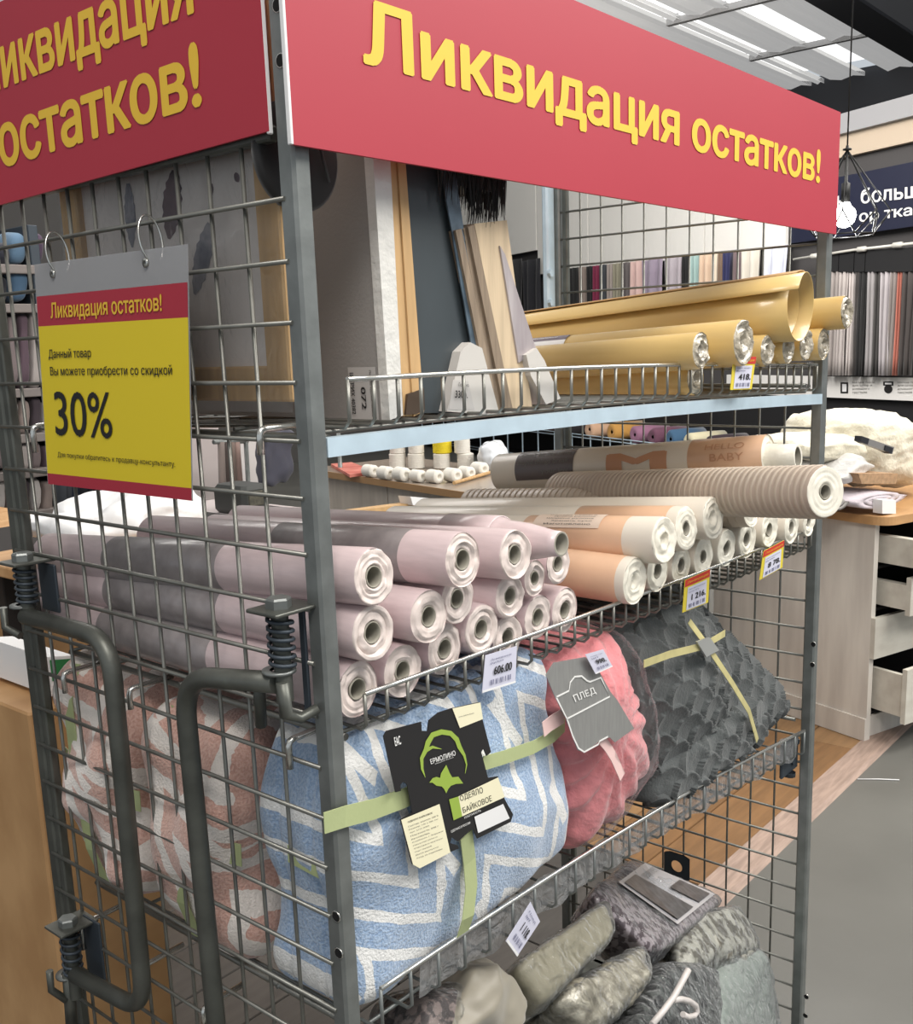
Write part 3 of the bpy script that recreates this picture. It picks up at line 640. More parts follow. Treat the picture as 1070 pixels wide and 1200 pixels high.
o = mb.build('coiled_sheet', gold, t); md = o.modifiers.new('s', 'SOLIDIFY'); md.thickness = .0012; o.data.materials.append(gold_in)
# sheet tail sagging behind the coil: a raised free edge lying over it
mb = MB(); vs = []
for j in range(13):
    q = j / 12; b_ = P_ + dn * d_.length * q
    for i in range(7):
        a_ = math.radians(-12 + i * 9.5); vs.append(b_ + (-sd * 0 + up * math.cos(a_) - Vector((-1, 0, 0)) * math.sin(a_)) * (.060 + .002 * i * (1 - q) - .006 * q))
mb.add(vs, [(j * 7 + i, j * 7 + i + 1, (j + 1) * 7 + i + 1, (j + 1) * 7 + i) for j in range(12) for i in range(6)], True)
o = mb.build('free_edge', gold_in, t); md = o.modifiers.new('s', 'SOLIDIFY'); md.thickness = .0015

# ------------------------------------------------------------------ soft goods
def soft(name, corners, depth, m, parent=None, n=22, p=4.0, puff=.0, amp=.004, freq=18, seed=0, disp=None, fold=0, pz=None):
    """rounded slab. corners: front face tl,tr,br,bl (3D); depth vector to the back. p = squareness"""
    tl, tr, br, bl = [Vector(c) for c in corners]; dv = Vector(depth); mb = MB(); idx = {}; vs = []; fs = []; uv = []
    pz = pz or p
    ax_, ay_ = (tr - tl + br - bl) / 4, (tl - bl + tr - br) / 4; LX, LY, LZ = ax_.length, ay_.length, dv.length / 2
    AZ = ax_.cross(ay_).normalized(); AZ = AZ if AZ.dot(dv) > 0 else -AZ; AX, AY = ay_.cross(AZ).normalized(), AZ.cross(ax_).normalized()
    AX = AX if AX.dot(ax_) > 0 else -AX; AY = AY if AY.dot(ay_) > 0 else -AY
    def vert(a, b, c):
        k = (round(a * 1000), round(b * 1000), round(c * 1000))
        if k in idx: return idx[k]
        a2, b2, c2 = [math.tan(q * math.pi / 4) if 0 else q for q in (a, b, c)]
        s_ = (abs(a2) ** p + abs(b2) ** p + abs(c2) ** pz) ** (1 / p)
        x, y, z = a2 / s_, b2 / s_, c2 / s_
        x, y, z = x / 1, y / 1, z / 1
        s, t = (x + 1) / 2, (1 - y) / 2
        P = (tl * (1 - s) + tr * s) * (1 - t) + (bl * (1 - s) + br * s) * t + dv * (z + 1) / 2
        P += dv * (-puff) * (1 - x * x) * (1 - y * y) * (1 if z < 0 else -1) * abs(z)
        sg = lambda q, e: math.copysign(abs(q) ** (e - 1), q)
        nrm = (AX * (sg(x, p) / LX) + AY * (sg(y, p) / LY) + AZ * (sg(z, pz) / LZ)).normalized()
        o = Vector((seed * 7.3, seed * 3.1, 0))
        w_ = noise.noise(P * freq + o) * amp + noise.noise(P * freq * 2.7 + o) * amp * .4
        if fold: w_ -= abs(noise.noise(Vector((P.x * 9, P.y * 9, P.z * 26)) + o)) * fold
        if disp: w_ += disp(x, y, z, P)
        idx[k] = len(vs); vs.append(P + nrm * w_); uv.append((x, y, z)); return idx[k]
    g = [-1 + 2 * i / n for i in range(n + 1)]
    # denser toward edges
    for fx in range(6):
        for i in range(n):
            for j in range(n):
                q = []
                for (u, v) in ((g[i], g[j]), (g[i + 1], g[j]), (g[i + 1], g[j + 1]), (g[i], g[j + 1])):
                    q.append([(u, v, -1), (u, -v, 1), (u, -1, v), (u, 1, -v), (-1, u, v), (1, -u, v)][fx])
                fs.append(tuple(vert(*k) for k in q))
    mb.add(vs, fs, True)
    return mb.build(name, m, parent)

def zigzag(key, base, base2, white, scale, rotx, amp=.5, width=.3, ox=0, plane='xz', cells=3.0):
    """woven maze pattern: nested chevrons, from nodes on object coordinates"""
    if key in MATS: return MATS[key]
    m = bpy.data.materials.new(key); m.use_nodes = True; nt = m.node_tree; b = nt.nodes['Principled BSDF']; Lk = nt.links.new
    b.inputs['Roughness'].default_value = .95; b.inputs['Sheen Weight'].default_value = .5; b.inputs['Specular IOR Level'].default_value = .1
    tc = nt.nodes.new('ShaderNodeTexCoord'); nz = nt.nodes.new('ShaderNodeTexNoise'); nz.inputs['Scale'].default_value = 30; nz.inputs['Detail'].default_value = 3
    Lk(tc.outputs['Object'], nz.inputs['Vector'])
    sep = nt.nodes.new('ShaderNodeSeparateXYZ'); Lk(tc.outputs['Object'], sep.inputs[0])
    def M(op, a, b_=None):
        n_ = nt.nodes.new('ShaderNodeMath'); n_.operation = op
        for k, v in enumerate((a, b_)):
            if v is None: continue
            if isinstance(v, (int, float)): n_.inputs[k].default_value = v
            else: Lk(v, n_.inputs[k])
        return n_.outputs[0]
    hx_ = sep.outputs['X'] if plane == 'xz' else sep.outputs['Y']
    wv = M('MULTIPLY', M('SUBTRACT', nz.outputs['Fac'], .5), .016)
    X = M('MULTIPLY', M('ADD', M('ADD', hx_, ox), wv), scale); Z = M('MULTIPLY', M('SUBTRACT', sep.outputs['Z'], wv), scale)
    c, s_ = math.cos(rotx), math.sin(rotx)
    U = M('ADD', M('MULTIPLY', X, c), M('MULTIPLY', Z, s_)); V = M('SUBTRACT', M('MULTIPLY', Z, c), M('MULTIPLY', X, s_))
    zz = M('ABSOLUTE', M('SUBTRACT', M('FRACT', M('MULTIPLY', U, .5)), .5))
    st = M('FRACT', M('ADD', M('MULTIPLY', zz, 2 * amp * 2), V))
    a_ = M('ABSOLUTE', M('SUBTRACT', st, .5))
    band = M('LESS_THAN', a_, width / 2)
    # spurs joining every other band
    sp = M('MULTIPLY', M('LESS_THAN', M('ABSOLUTE', M('SUBTRACT', M('FRACT', M('MULTIPLY', U, .5)), .27)), .045), M('LESS_THAN', M('FRACT', M('MULTIPLY', V, .5)), .5))
    fac = M('MAXIMUM', band, sp)
    n2 = nt.nodes.new('ShaderNodeTexNoise'); n2.inputs['Scale'].default_value = 320; n2.inputs['Detail'].default_value = 2; Lk(tc.outputs['Object'], n2.inputs['Vector'])
    r = nt.nodes.new('ShaderNodeValToRGB'); Lk(n2.outputs['Fac'], r.inputs[0]); r.color_ramp.elements[0].position = .38; r.color_ramp.elements[0].color = base2; r.color_ramp.elements[1].position = .62; r.color_ramp.elements[1].color = base
    mx = nt.nodes.new('ShaderNodeMix'); mx.data_type = 'RGBA'; Lk(fac, mx.inputs[0]); Lk(r.outputs[0], mx.inputs[6]); mx.inputs[7].default_value = white
    Lk(mx.outputs[2], b.inputs['Base Color'])
    bp = nt.nodes.new('ShaderNodeBump'); bp.inputs['Strength'].default_value = .7; bp.inputs['Distance'].default_value = .003; Lk(n2.outputs['Fac'], bp.inputs['Height']); Lk(bp.outputs[0], b.inputs['Normal'])
    MATS[key] = m; return m
blue_m = zigzag('blue chevron plush', srgb(168, 188, 212), srgb(138, 162, 194), srgb(228, 228, 226), 11.5, .62, amp=.95, width=.3, ox=.02)
pink_m = zigzag('pink chevron plush', srgb(220, 182, 168), srgb(204, 160, 146), srgb(236, 228, 220), 11, -.7, amp=.9, width=.42, plane='yz')
ribbon_m = mat('pale green ribbon', srgb(178, 188, 138), .6, bump=.1, bscale=200)
def ribbon(pts, w, m, par, name='ribbon', side=None, th=.001):
    mb = MB(); vs = []; n = len(pts); P = [Vector(p) for p in pts]
    for i in range(n):
        t_ = (P[min(n - 1, i + 1)] - P[max(0, i - 1)]).normalized(); sd_ = (side[i] if isinstance(side, list) else (side or Vector((0, -1, 0)))); wd_ = t_.cross(Vector(sd_)).normalized() * w / 2
        vs += [P[i] + wd_, P[i] - wd_]
    mb.add(vs, [(2 * i, 2 * i + 1, 2 * i + 3, 2 * i + 2) for i in range(n - 1)], False); o = mb.build(name, m, par); md = o.modifiers.new('s', 'SOLIDIFY'); md.thickness = th; return o
Y = lambda px, py, y: at(px, py, 'y', y)

# blue blanket, standing on the lower shelf
cb = [Y(372, 838, .012) + Vector((-.028, 0, 0)), Y(648, 772, .012), Y(690, 1020, .012), Y(452, 1194, .012) + Vector((-.028, 0, 0))]
cb = [Vector((.024, .022, 1.198)), Vector((.392, .022, 1.200)), Vector((.462, .018, .886)), Vector((.022, .018, .884))]
t = thing('plush_blanket', (.22, .08, .87), 'folded blue and white chevron plush blanket tied with green ribbon, beside the corner post', 'blanket')
def blue_disp(x, y, z, P): return .006 * math.sin(P.z * 30 + P.x * 8) - .004 * (1 if abs(math.sin(P.y * 55)) < .25 and abs(z) < .99 else 0)
soft('folded_fleece', cb, (0, .135, 0), blue_m, t, n=44, p=9, puff=.16, amp=.010, freq=9, seed=1, disp=blue_disp)
yf = -.004
def Q(px, py, y=-.006): return Y(px, py, y)
ribbon([Q(380, 965, -.0), Q(405, 957), Q(440, 948), Q(475, 935, -.008), Q(486, 930, -.008)], .022, ribbon_m, t)
ribbon([Q(566, 895, -.010), Q(590, 888), Q(625, 876), Q(650, 862, .0), Q(662, 850, .012)], .017, ribbon_m, t)
ribbon([Q(546, 978, -.010), Q(550, 1010), Q(552, 1040), Q(548, 1075), Q(541, 1097, .004)], .021, ribbon_m, t)
ribbon([Q(512, 838, -.0), Q(518, 852, -.006), Q(522, 866, -.008)], .018, ribbon_m, t)
ribbon([(.0215, .10, 1.055), (.0205, .06, 1.053), (.022, .025, 1.05)], .02, ribbon_m, t, side=Vector((-1, 0, 0)))
yc = -.016
tagP = [Y(px, py, yc) for px, py in ((448, 861), (556, 822), (603, 955), (487, 1010))]
o_, ex_, ey_ = tagP[0], (tagP[1] - tagP[0]), (tagP[3] - tagP[0])
ex_ = Vector((ex_.x, 0, ex_.z)); ey_ = Vector((ey_.x, 0, ey_.z))
fc = Face(tagP[0], tagP[1], tagP[2], tagP[3], lift=.0006)
def stp(px, py):   # pixel -> (s,t) on the hang card (bilinear inverse)
    P_ = Y(px, py, yc); s_, u_ = .5, .5
    for _ in range(30):
        tl, tr, br, bl = fc.c; cur = (tl * (1 - s_) + tr * s_) * (1 - u_) + (bl * (1 - s_) + br * s_) * u_; e = P_ - cur
        ds = (tr - tl) * (1 - u_) + (br - bl) * u_; dt = (bl - tl) * (1 - s_) + (br - tr) * s_
        det = ds.x * dt.z - ds.z * dt.x; s_ += (e.x * dt.z - e.z * dt.x) / det; u_ += (ds.x * e.z - ds.z * e.x) / det
    return s_, u_
Zc = lambda cx, cy: (430 + cx * .17757, 830 + cy * .17757)   # zoomed crop -> photo pixels
hc = thing('blanket_card', (.24, yc, .98), 'black card with green cotton emblem tied on the blue blanket', 'label card')
outline = [(110, 185), (130, 150), (360, 90), (362, 150), (400, 152), (410, 80), (470, 30), (560, 0), (745, -40), (760, 60), (820, 290), (790, 315), (770, 265), (755, 290), (800, 460), (865, 450), (910, 600), (965, 700), (950, 750), (730, 860), (700, 790), (600, 880), (560, 850), (550, 890), (600, 905), (608, 925), (547, 950), (345, 1055), (300, 1030), (222, 735), (300, 690), (265, 500), (240, 485), (222, 505), (225, 545), (190, 555)]
mb = MB(); mb.prism([fc.p(*stp(*Zc(*q)), 0) for q in outline][::-1], Vector((0, .0012, 0))); mb.build('card', mat('black card', srgb(34, 33, 34), .45), hc)
green_m = mat('leaf green print', srgb(152, 178, 74), .5)
fc.poly([stp(*Zc(*q)) for q in [(222, 735), (475, 630), (547, 950), (345, 1055), (300, 1030)]][::-1], paper_c, hc, l=1.5, name='text_panel')
fc.poly([stp(*Zc(*q)) for q in [(560, 0), (745, -40), (762, 70), (610, 130)]][::-1], paper_c, hc, l=1.5, name='text_panel')
fc.poly([stp(*Zc(*q)) for q in [(600, 580), (862, 455), (906, 585), (625, 712)]][::-1], paper_c, hc, l=1.5, name='text_panel')
fc.poly([stp(*Zc(*q)) for q in [(538, 600), (600, 580), (625, 712), (568, 738)]][::-1], green_m, hc, l=1.6)
fc.poly([stp(*Zc(*q)) for q in [(705, 715), (895, 630), (938, 725), (730, 822)]][::-1], paper_w, hc, l=1.6, name='text_panel')
fc.poly([stp(*Zc(*q)) for q in [(520, 372), (545, 430), (560, 455), (600, 450), (632, 495), (585, 498), (552, 510), (535, 530), (520, 560), (505, 530), (490, 515), (455, 510), (430, 490), (408, 490), (430, 460), (455, 452), (480, 458), (485, 430)]][::-1], green_m, hc, l=1.2)
fc.strip([stp(*Zc(*q)) for q in [(382, 455), (362, 400), (358, 330), (385, 275), (400, 225), (430, 175), (490, 155), (550, 165), (590, 205), (608, 255), (640, 310), (655, 370), (645, 430)]], [.0005, .0035, .005, .006, .007, .0065, .0065, .0065, .007, .0065, .004, .002, .0005], green_m, hc, l=1.2, name='printed_emblem')
fc.strip([stp(*Zc(*q)) for q in [(390, 275), (430, 255), (490, 268)]], [.005, .0035, .0005], green_m, hc, l=1.3, name='printed_emblem')
def zt_(txt, q, m_, bold=0.0, l=2):    # text in a quad of crop points tl,tr,br,bl
    V, Fc = text_mesh(txt, bold); a_, b_, c_, d_ = [fc.p(*stp(*Zc(*k)), l) for k in q]; mb = MB()
    mb.add([(d_ * (1 - x) + c_ * x) * (1 - y) + (a_ * (1 - x) + b_ * x) * y + fc.n * hair(i, V, bold) for i, (x, y) in enumerate(V)], Fc); return mb.build('lettering', m_, hc, fix=False)
zt_('ЕРМОЛИНО', [(410, 335), (575, 275), (582, 308), (418, 368)], ink_white, .01)
zt_('домашний текстиль', [(443, 362), (565, 318), (567, 325), (445, 370)], ink_white)
zt_('ОДЕЯЛО', [(605, 578), (755, 516), (765, 562), (615, 618)], ink); zt_('БАЙКОВОЕ', [(622, 645), (812, 562), (822, 608), (632, 690)], ink)
zt_('EAC', [(172, 190), (212, 178), (222, 235), (182, 250)], ink_white, .02)
zt_('ПЛОТНОСТЬ', [(636, 715), (745, 665), (748, 678), (640, 728)], ink_white, .01); zt_('СДЕЛАНО В РОССИИ', [(548, 805), (675, 745), (678, 762), (552, 822)], ink_white, .01)
zt_('ОДЕЯЛО БАЙКОВОЕ', [(262, 742), (425, 680), (428, 695), (266, 757)], ink, .01)
for k, tx in enumerate(['Состав: хлопок 100 %', 'Размер: 140 x 205 см', 'Арт. 5772 ЭЖК', 'Плотность 420 г', 'Изготовитель', 'Комбинат, г. Боровск', 'Калужская область', 'Упаковано вручную', 'Сорт первый', 'Дата выпуска', 'Уход за изделием']):
    dx = k * 5.5; w_ = (200, 190, 130, 185, 120, 205, 160, 190, 110, 150, 170)[k]; y_ = 775 + 21 * k; zt_(tx, [(266 + dx, y_), (266 + dx + w_, y_ - w_ * .38), (268 + dx + w_, y_ - w_ * .38 + 10), (268 + dx, y_ + 10)], ink_grey)
zt_('www.textile-house', [(598, 52), (700, 25), (702, 33), (600, 60)], ink_grey)

# pink plush throw in a clear bag
pk_m = mat('coral pink plush', srgb(244, 152, 156), .9, sheen=.6, bump=.9, bscale=70, var=.14, vscale=22, bdist=.006)
t = thing('plush_throw', (.56, .1, .86), 'coral pink plush throw in a clear plastic bag with silver label, beside the blue blanket', 'blanket')
cp = [Y(655, 775, .0) + Vector((.02, 0, -.02)), Y(742, 752, .02), Y(775, 905, .02), Y(668, 1008, .02)]
cp = [Vector((.40, .02, 1.175)), Vector((.575, .02, 1.19)), Vector((.692, .02, .930)), Vector((.458, .016, .862))]
def ray_d(x, y, z, P):
    a_ = math.atan2(P.z - 1.06, P.x - .52); return .005 * math.sin(a_ * 17 + 2 * noise.noise(P * 12)) * min(1, ((P.x - .52) ** 2 + (P.z - 1.06) ** 2) ** .5 * 14)
soft('plush_fold', cp, (.03, .24, .0), pk_m, t, n=46, p=5.2, puff=.10, amp=.007, freq=22, seed=4, disp=ray_d)
bagP = [Vector((.39, .002, 1.185)), Vector((.592, .002, 1.2)), Vector((.715, .004, .945)), Vector((.458, -.002, .852))]
soft('plastic_bag', bagP, (.03, .27, 0), clear2, t, n=26, p=4.6, puff=.10, amp=.006, freq=26, seed=9)
Zp = lambda cx, cy: (640 + cx * .14953, 740 + cy * .14953)
ytag = -.026
silver = mat('silver grey label', srgb(158, 158, 156), .35, .3, var=.12, vscale=30, stretch=(8, 1, 1))
def zpoly(pts, m_, par, name, y=ytag, th=None):
    P_ = [Y(*Zp(*q), y) for q in pts]; mb = MB()
    if th: mb.prism(P_[::-1], (0, th, 0))
    else: mb.add(P_[::-1], [tuple(range(len(P_)))])
    return mb.build(name, m_, par, fix=bool(th))
lab = thing('bag_label', (.5, ytag, 1.05), 'silver paper label with white outline printed for a throw, on the pink bag', 'label card')
zpoly([(0, 340), (60, 245), (310, 200), (420, 320), (510, 480), (560, 540), (690, 760), (540, 870), (500, 830), (420, 860), (300, 950), (250, 930), (160, 690), (70, 510)], silver, lab, 'label', th=.001)
zl = lambda pts, w, nm='printed_line', m_=ink_white, yy=ytag - .001: ribbon([Y(*Zp(*q), yy) for q in pts], w, m_, lab, nm, th=.0003)
zl([(80, 515), (180, 465), (190, 400), (225, 355), (280, 350), (320, 385), (345, 395), (430, 362), (500, 510), (165, 685), (80, 515)], .0022)
zl([(165, 685), (210, 820), (255, 915), (300, 945), (410, 885), (420, 860), (485, 825)], .0022)
V, Fc_ = text_mesh('ПЛЕД', .012); mb = MB(); q_ = [Y(*Zp(*k), ytag - .0012) for k in ((208, 500), (375, 435), (398, 490), (235, 565))]
mb.add([(q_[3] * (1 - x) + q_[2] * x) * (1 - y) + (q_[0] * (1 - x) + q_[1] * x) * y - Vector((0, hair(i, V, 1), 0)) for i, (x, y) in enumerate(V)], Fc_); mb.build('lettering', ink_white, lab, fix=False)
ribbon([Y(*Zp(*q), -.02) for q in ((430, 840), (480, 900), (530, 980), (570, 1070), (600, 1140))], .014, mat('pale pink ribbon', srgb(240, 205, 200), .6), t)
ribbon([Y(*Zp(*q), -.012) for q in ((-20, 770), (40, 720), (140, 660))], .02, mat('pale pink ribbon'), t)

# grey scalloped knit plaid
gr_m = mat('charcoal knit', srgb(84, 88, 88), .95, sheen=.2, bump=.5, bscale=240, var=.18, vscale=30, bdist=.003)
def scal(R, Hr=.032):
    def f(x, y, z, P):
        if z > .3: return 0
        u_ = (P.x + P.z * .35) / R; v_ = (P.z - P.x * .12 + P.y * .7) / Hr; r0 = math.floor(v_)
        for rr_ in (r0, r0 + 1):
            sh = .5 * (rr_ % 2); c0 = round(u_ - sh) + sh; dx = u_ - c0; dy = (v_ - rr_) * .44; d_ = math.hypot(dx, dy)
            if dy >= -.02 and d_ < .5: return .0105 * (d_ / .5) ** 3
        return 0
    return f
t = thing('knit_plaid', (.85, .12, .85), 'charcoal knitted plaid with scallop relief tied with yellow ribbon, near the right post', 'blanket')
soft('folded_knit', [Vector((.57, .03, 1.17)), Vector((.86, .05, 1.20)), Vector((1.02, .03, .93)), Vector((.665, .03, .875))], (.03, .3, 0), gr_m, t, n=136, p=6.5, puff=.12, amp=.006, freq=10, seed=2, disp=scal(.072))
soft('folded_knit', [Vector((.84, .11, 1.16)), Vector((.97, .12, 1.14)), Vector((1.275, .03, .855)), Vector((.98, .02, .84))], (-.01, .26, 0), gr_m, t, n=124, p=6.5, puff=.1, amp=.006, freq=10, seed=6, disp=scal(.072))
soft('folded_knit', [Vector((.67, .004, .955)), Vector((1.04, .0, .955)), Vector((1.07, .0, .865)), Vector((.665, .0, .872))], (.0, .16, 0), gr_m, t, n=100, p=5, disp=scal(.072), amp=.004, freq=24, seed=8)
yel_r = mat('pale yellow ribbon', srgb(206, 196, 140), .6, var=.15, vscale=40)
ribbon([Y(755, 778, -.014), Y(785, 767, -.016), Y(825, 757, -.018), Y(850, 742, .0)], .011, yel_r, t)
ribbon([Y(808, 728, .0), Y(830, 758, -.018), Y(858, 800, -.018), Y(878, 833, -.014), Y(888, 868, -.004)], .010, yel_r, t)
mb = MB(); P_ = [Y(*q, -.022) for q in ((817, 752), (832, 747), (843, 762), (828, 770))]; mb.prism(P_[::-1], (0, .003, 0)); k_ = mb.build('hang_label', mat('silver clip', srgb(190, 192, 190), .3, .5), t)

# two pink chevron blankets seen through the mesh end
for i, (ya, yb, z0, z1, lab_) in enumerate(((.185, .375, .868, 1.165, 'pink and white chevron plush blanket behind the blue one, nearer the corner post'), (.385, .585, .875, 1.18, 'pink and white chevron plush blanket behind the mesh, far left, near the rear post'))):
    t = thing('plush_blanket', (.2, (ya + yb) / 2, .87), lab_, 'blanket', 'pink chevron blankets behind the mesh end')
    cs = [Vector((.026, yb, z1)), Vector((.026, ya, z1 - .0)), Vector((.03, ya, z0)), Vector((.03, yb, z0))]
    def pd(x, y, z, P): return .008 * math.sin(P.z * 38 + P.y * 25) + .004 * math.sin(P.y * 60)
    soft('folded_fleece', cs, (.32, 0, 0), pink_m, t, n=40, p=6, puff=.08, amp=.014, freq=9, seed=11 + i, disp=pd)
    zc = (z0 + z1) / 2 + .01
    ribbon([(.030, yb - .01, zc + .012), (.018, yb - .06, zc + .01), (.014, (ya + yb) / 2, zc), (.018, ya + .05, zc - .006), (.03, ya + .01, zc - .008)], .028, ribbon_m, t, side=Vector((-1, 0, 0)))
    ym = (ya + yb) / 2 + .03
    ribbon([(.04, ym + .02, z1 + .004), (.020, ym + .015, z1 - .04), (.013, ym, zc), (.016, ym - .01, z0 + .06), (.03, ym - .012, z0 + .01)], .024, ribbon_m, t, side=Vector((-1, 0, 0)))

# ------------------------------------------------------------------ canvases and boards on the top shelf
def slab(label, px, yf, yb, m, name, cat, group=None, edge=None, par=None, part='panel', zdrop=0):
    """upright slab from the four front-edge pixels (top-left, top-right, bottom-right, bottom-left), running back to yb"""
    P_ = [at(*q, 'y', yf) for q in px]
    t = thing(name, (sum(p.x for p in P_[2:]) / 2, (yf + yb) / 2, P_[2].z), label, cat, group) if par is None else par
    mb = MB(); mb.prism([P_[3], P_[2], P_[1], P_[0]], (0, yb - yf, 0)); mb.build(part, m, t)
    return t, P_
white_c = mat('grey white canvas', srgb(150, 146, 142), .7, bump=.2, bscale=300)
white_e = mat('white wrapped edge', srgb(220, 218, 212), .3, coat=.6, bump=.7, bscale=60, bdist=.004)
wood = mat('pale pine', srgb(206, 168, 118), .6, bump=.15, bscale=30, var=.2, vscale=12, stretch=(6, 6, .6))
wood_l = mat('light plank', srgb(214, 192, 160), .65, bump=.3, bscale=30, var=.2, vscale=14, stretch=(8, 8, .5))
teal = mat('dark teal canvas', srgb(58, 66, 70), .5, coat=.3, var=.35, vscale=7, stretch=(1, 1, .5))
teal_e = mat('blue mottled edge', srgb(104, 124, 140), .5, col2=srgb(48, 60, 70), vscale=26, coat=.3)
brown_l = mat('darker taupe plank', srgb(150, 132, 112), .7, var=.35, vscale=16, stretch=(8, 4, .5), bump=.3, bscale=30)  # darker tone for the boards on the bundle's left
t, P_ = slab('large grey white wrapped canvas with bright film edge and barcode label', [(436, 168), (454, 168), (470, 487), (457, 492)], .03, .50, white_c, 'wrapped_canvas', 'canvas')
mb = MB(); e_ = .0015; mb.prism([P_[3] + Vector((-e_, -e_, 0)), P_[2] + Vector((e_, -e_, 0)), P_[1] + Vector((e_, -e_, 0)), P_[0] + Vector((-e_, -e_, 0))], (0, .012, 0)); mb.build('film_edge', white_e, t)
# barcode label on its left face
def left_face(P_, y0, y1, z0, z1, off=.0012):    # Face on the -x side of a slab whose front left edge runs P_[3]->P_[0]
    f_ = lambda y, z: Vector((P_[3].x + (P_[0].x - P_[3].x) * (z - P_[3].z) / (P_[0].z - P_[3].z) - off, y, z))
    return Face(f_(y1, z1), f_(y0, z1), f_(y0, z0), f_(y1, z0), lift=.0005)
lf = left_face(P_, .045, .085, 1.508, 1.562); lf.card(.0003, mat('dull white label', srgb(190, 186, 182), .6), t, 'label')
lf.text('Полотно художественное', (.78, .06, .86, .94), ink, t, .01, 2, rot=90); lf.text('1 072', (.45, .2, .62, .8), ink, t, .02, 2, rot=90); lf.text('ШТРИХ 40382', (.08, .1, .22, .9), ink, t, .02, 2, rot=90)
t, P_ = slab('thin pine stretcher frame leaning right of the white canvas', [(455, 170), (463, 170), (483, 488), (473, 488)], .032, .44, wood, 'stretcher_frame', 'frame')
t, P_ = slab('second thin pine stretcher frame, film wrapped, left of the dark canvas', [(465, 170), (474, 172), (497, 482), (485, 488)], .030, .44, wood, 'stretcher_frame', 'frame')
mb = MB(); mb.prism([at(*q, 'y', .029) for q in ((489, 485), (498, 480), (497, 455), (478, 462), (476, 486))][::-1], (0, .03, 0)); mb.build('dark_corner', mat('brown corner', srgb(74, 58, 44), .7), t)
t, P_ = slab('dark teal canvas with mottled blue edge leaning to the left', [(514, 168), (528, 168), (562, 402), (556, 412)], .035, .48, teal, 'leaning_canvas', 'canvas')
bpanel = [at(*q, 'y', .04) for q in ((470, 168), (516, 168), (552, 400), (540, 484), (492, 484))]
mb = MB(); mb.prism([p for p in bpanel][::-1], (0, .012, 0)); mb.build('canvas_face', teal, t)
mb = MB(); mb.prism([at(*q, 'y', .0335) for q in ((512, 168), (529, 168), (563, 403), (553, 407))][::-1], (0, .0015, 0)); mb.build('painted_edge', teal_e, t)
card_w = mat('white card corner', srgb(200, 196, 190), .6)
mb = MB(); mb.prism([at(*q, 'y', .028) for q in ((540, 412), (551, 401), (565, 408), (584, 480), (572, 486), (524, 482))][::-1], (0, .03, 0)); o = mb.build('card_corner', card_w, t)
lf = Face(*[at(*q, 'y', .0275) for q in ((531, 445), (549, 447), (556, 480), (526, 480))]); lf.card(.0002, mat('dull white label'), t, 'label'); lf.text('3300.', (.15, .35, .75, .6), ink, t, .02, 2); lf.text('Полотно', (.3, .08, .9, .2), ink, t, .01, 2)
t, P_ = slab('bundle of light timber boards leaning beside the dark canvas', [(556, 262), (594, 258), (624, 480), (600, 486)], .034, .46, wood_l, 'board_bundle', 'boards')
for k, (a_, b_) in enumerate((((534, 270), (541, 268)), ((541.5, 268), (548, 266)), ((548.5, 266), (555.5, 263)))):
    mb = MB(); dx = 58 + k * 4; mb.prism([at(*q, 'y', .030 + .0035 * (k % 2)) for q in ((a_[0], a_[1]), (b_[0], b_[1]), (b_[0] + 44 + k * 1.2, 484), (a_[0] + 43, 484))][::-1], (0, .4, 0)); mb.build('board', brown_l, t)
fringe = mat('black bristle', srgb(20, 19, 20), .6, sheen=.3)
t = thing('fringe_bundle', at(560, 262, 'y', .05), 'black bristly fringed bundle drooping over the top of the timber boards', 'fringe')
random.seed(5); mb = MB()
for k in range(420):
    px = random.uniform(512, 584); y_ = random.uniform(.02, .16); top = at(px, random.uniform(150, 178), 'y', y_); low = at(px + random.uniform(-2, 10), random.uniform(228, 262) + (6 if px > 545 else -14), 'y', y_)
    w_ = .0011; mid = (top + low) / 2 + Vector((random.uniform(-.006, .006), -.004, 0)); mb.tube([top, mid, low], [w_, w_, .0002], 3, cap=False)
o = mb.build('bristles', fringe, t, fix=False); o['kind'] = 'stuff'
mb = MB(); mb.prism([at(*q, 'y', .06) for q in ((510, 150), (588, 150), (580, 225), (524, 215))][::-1], (0, .1, 0)); mb.build('dark_core', fringe, t)
t, P_ = slab('slim canvas in purple grey striped wrap with white card corner, right of the boards', [(586, 288), (592, 298), (629, 411), (608, 425)], .032, .44, mat('purple striped wrap', srgb(128, 114, 118), .3, coat=.6, col2=srgb(190, 182, 182), vscale=30, stretch=(1, 1, .15)), 'wrapped_canvas', 'canvas')
mb = MB(); mb.prism([at(*q, 'y', .026) for q in ((617, 416), (629, 408), (638, 422), (657, 467), (640, 474), (622, 440))][::-1], (0, .035, 0)); mb.build('card_corner', card_w, t)
t = thing('round_plaque', at(352, 280, 'y', .04), 'black round plaque edge between the corner post and the white canvas', 'wall decor')
c_ = at(352, 182, 'y', .045); mb = MB(); mb.lathe([(.0005, 0), (.046, 0), (.05, .003), (.05, .009), (.0005, .01)], c_, (0, 1, 0), 40); mb.build('disc', fringe, t)
mb = MB(); mb.tube([at(374, 168, 'y', .042), at(386, 214, 'y', .042)], .0015, 6); mb.build('grey_line', mat('dim grey line', srgb(80), .6), t)
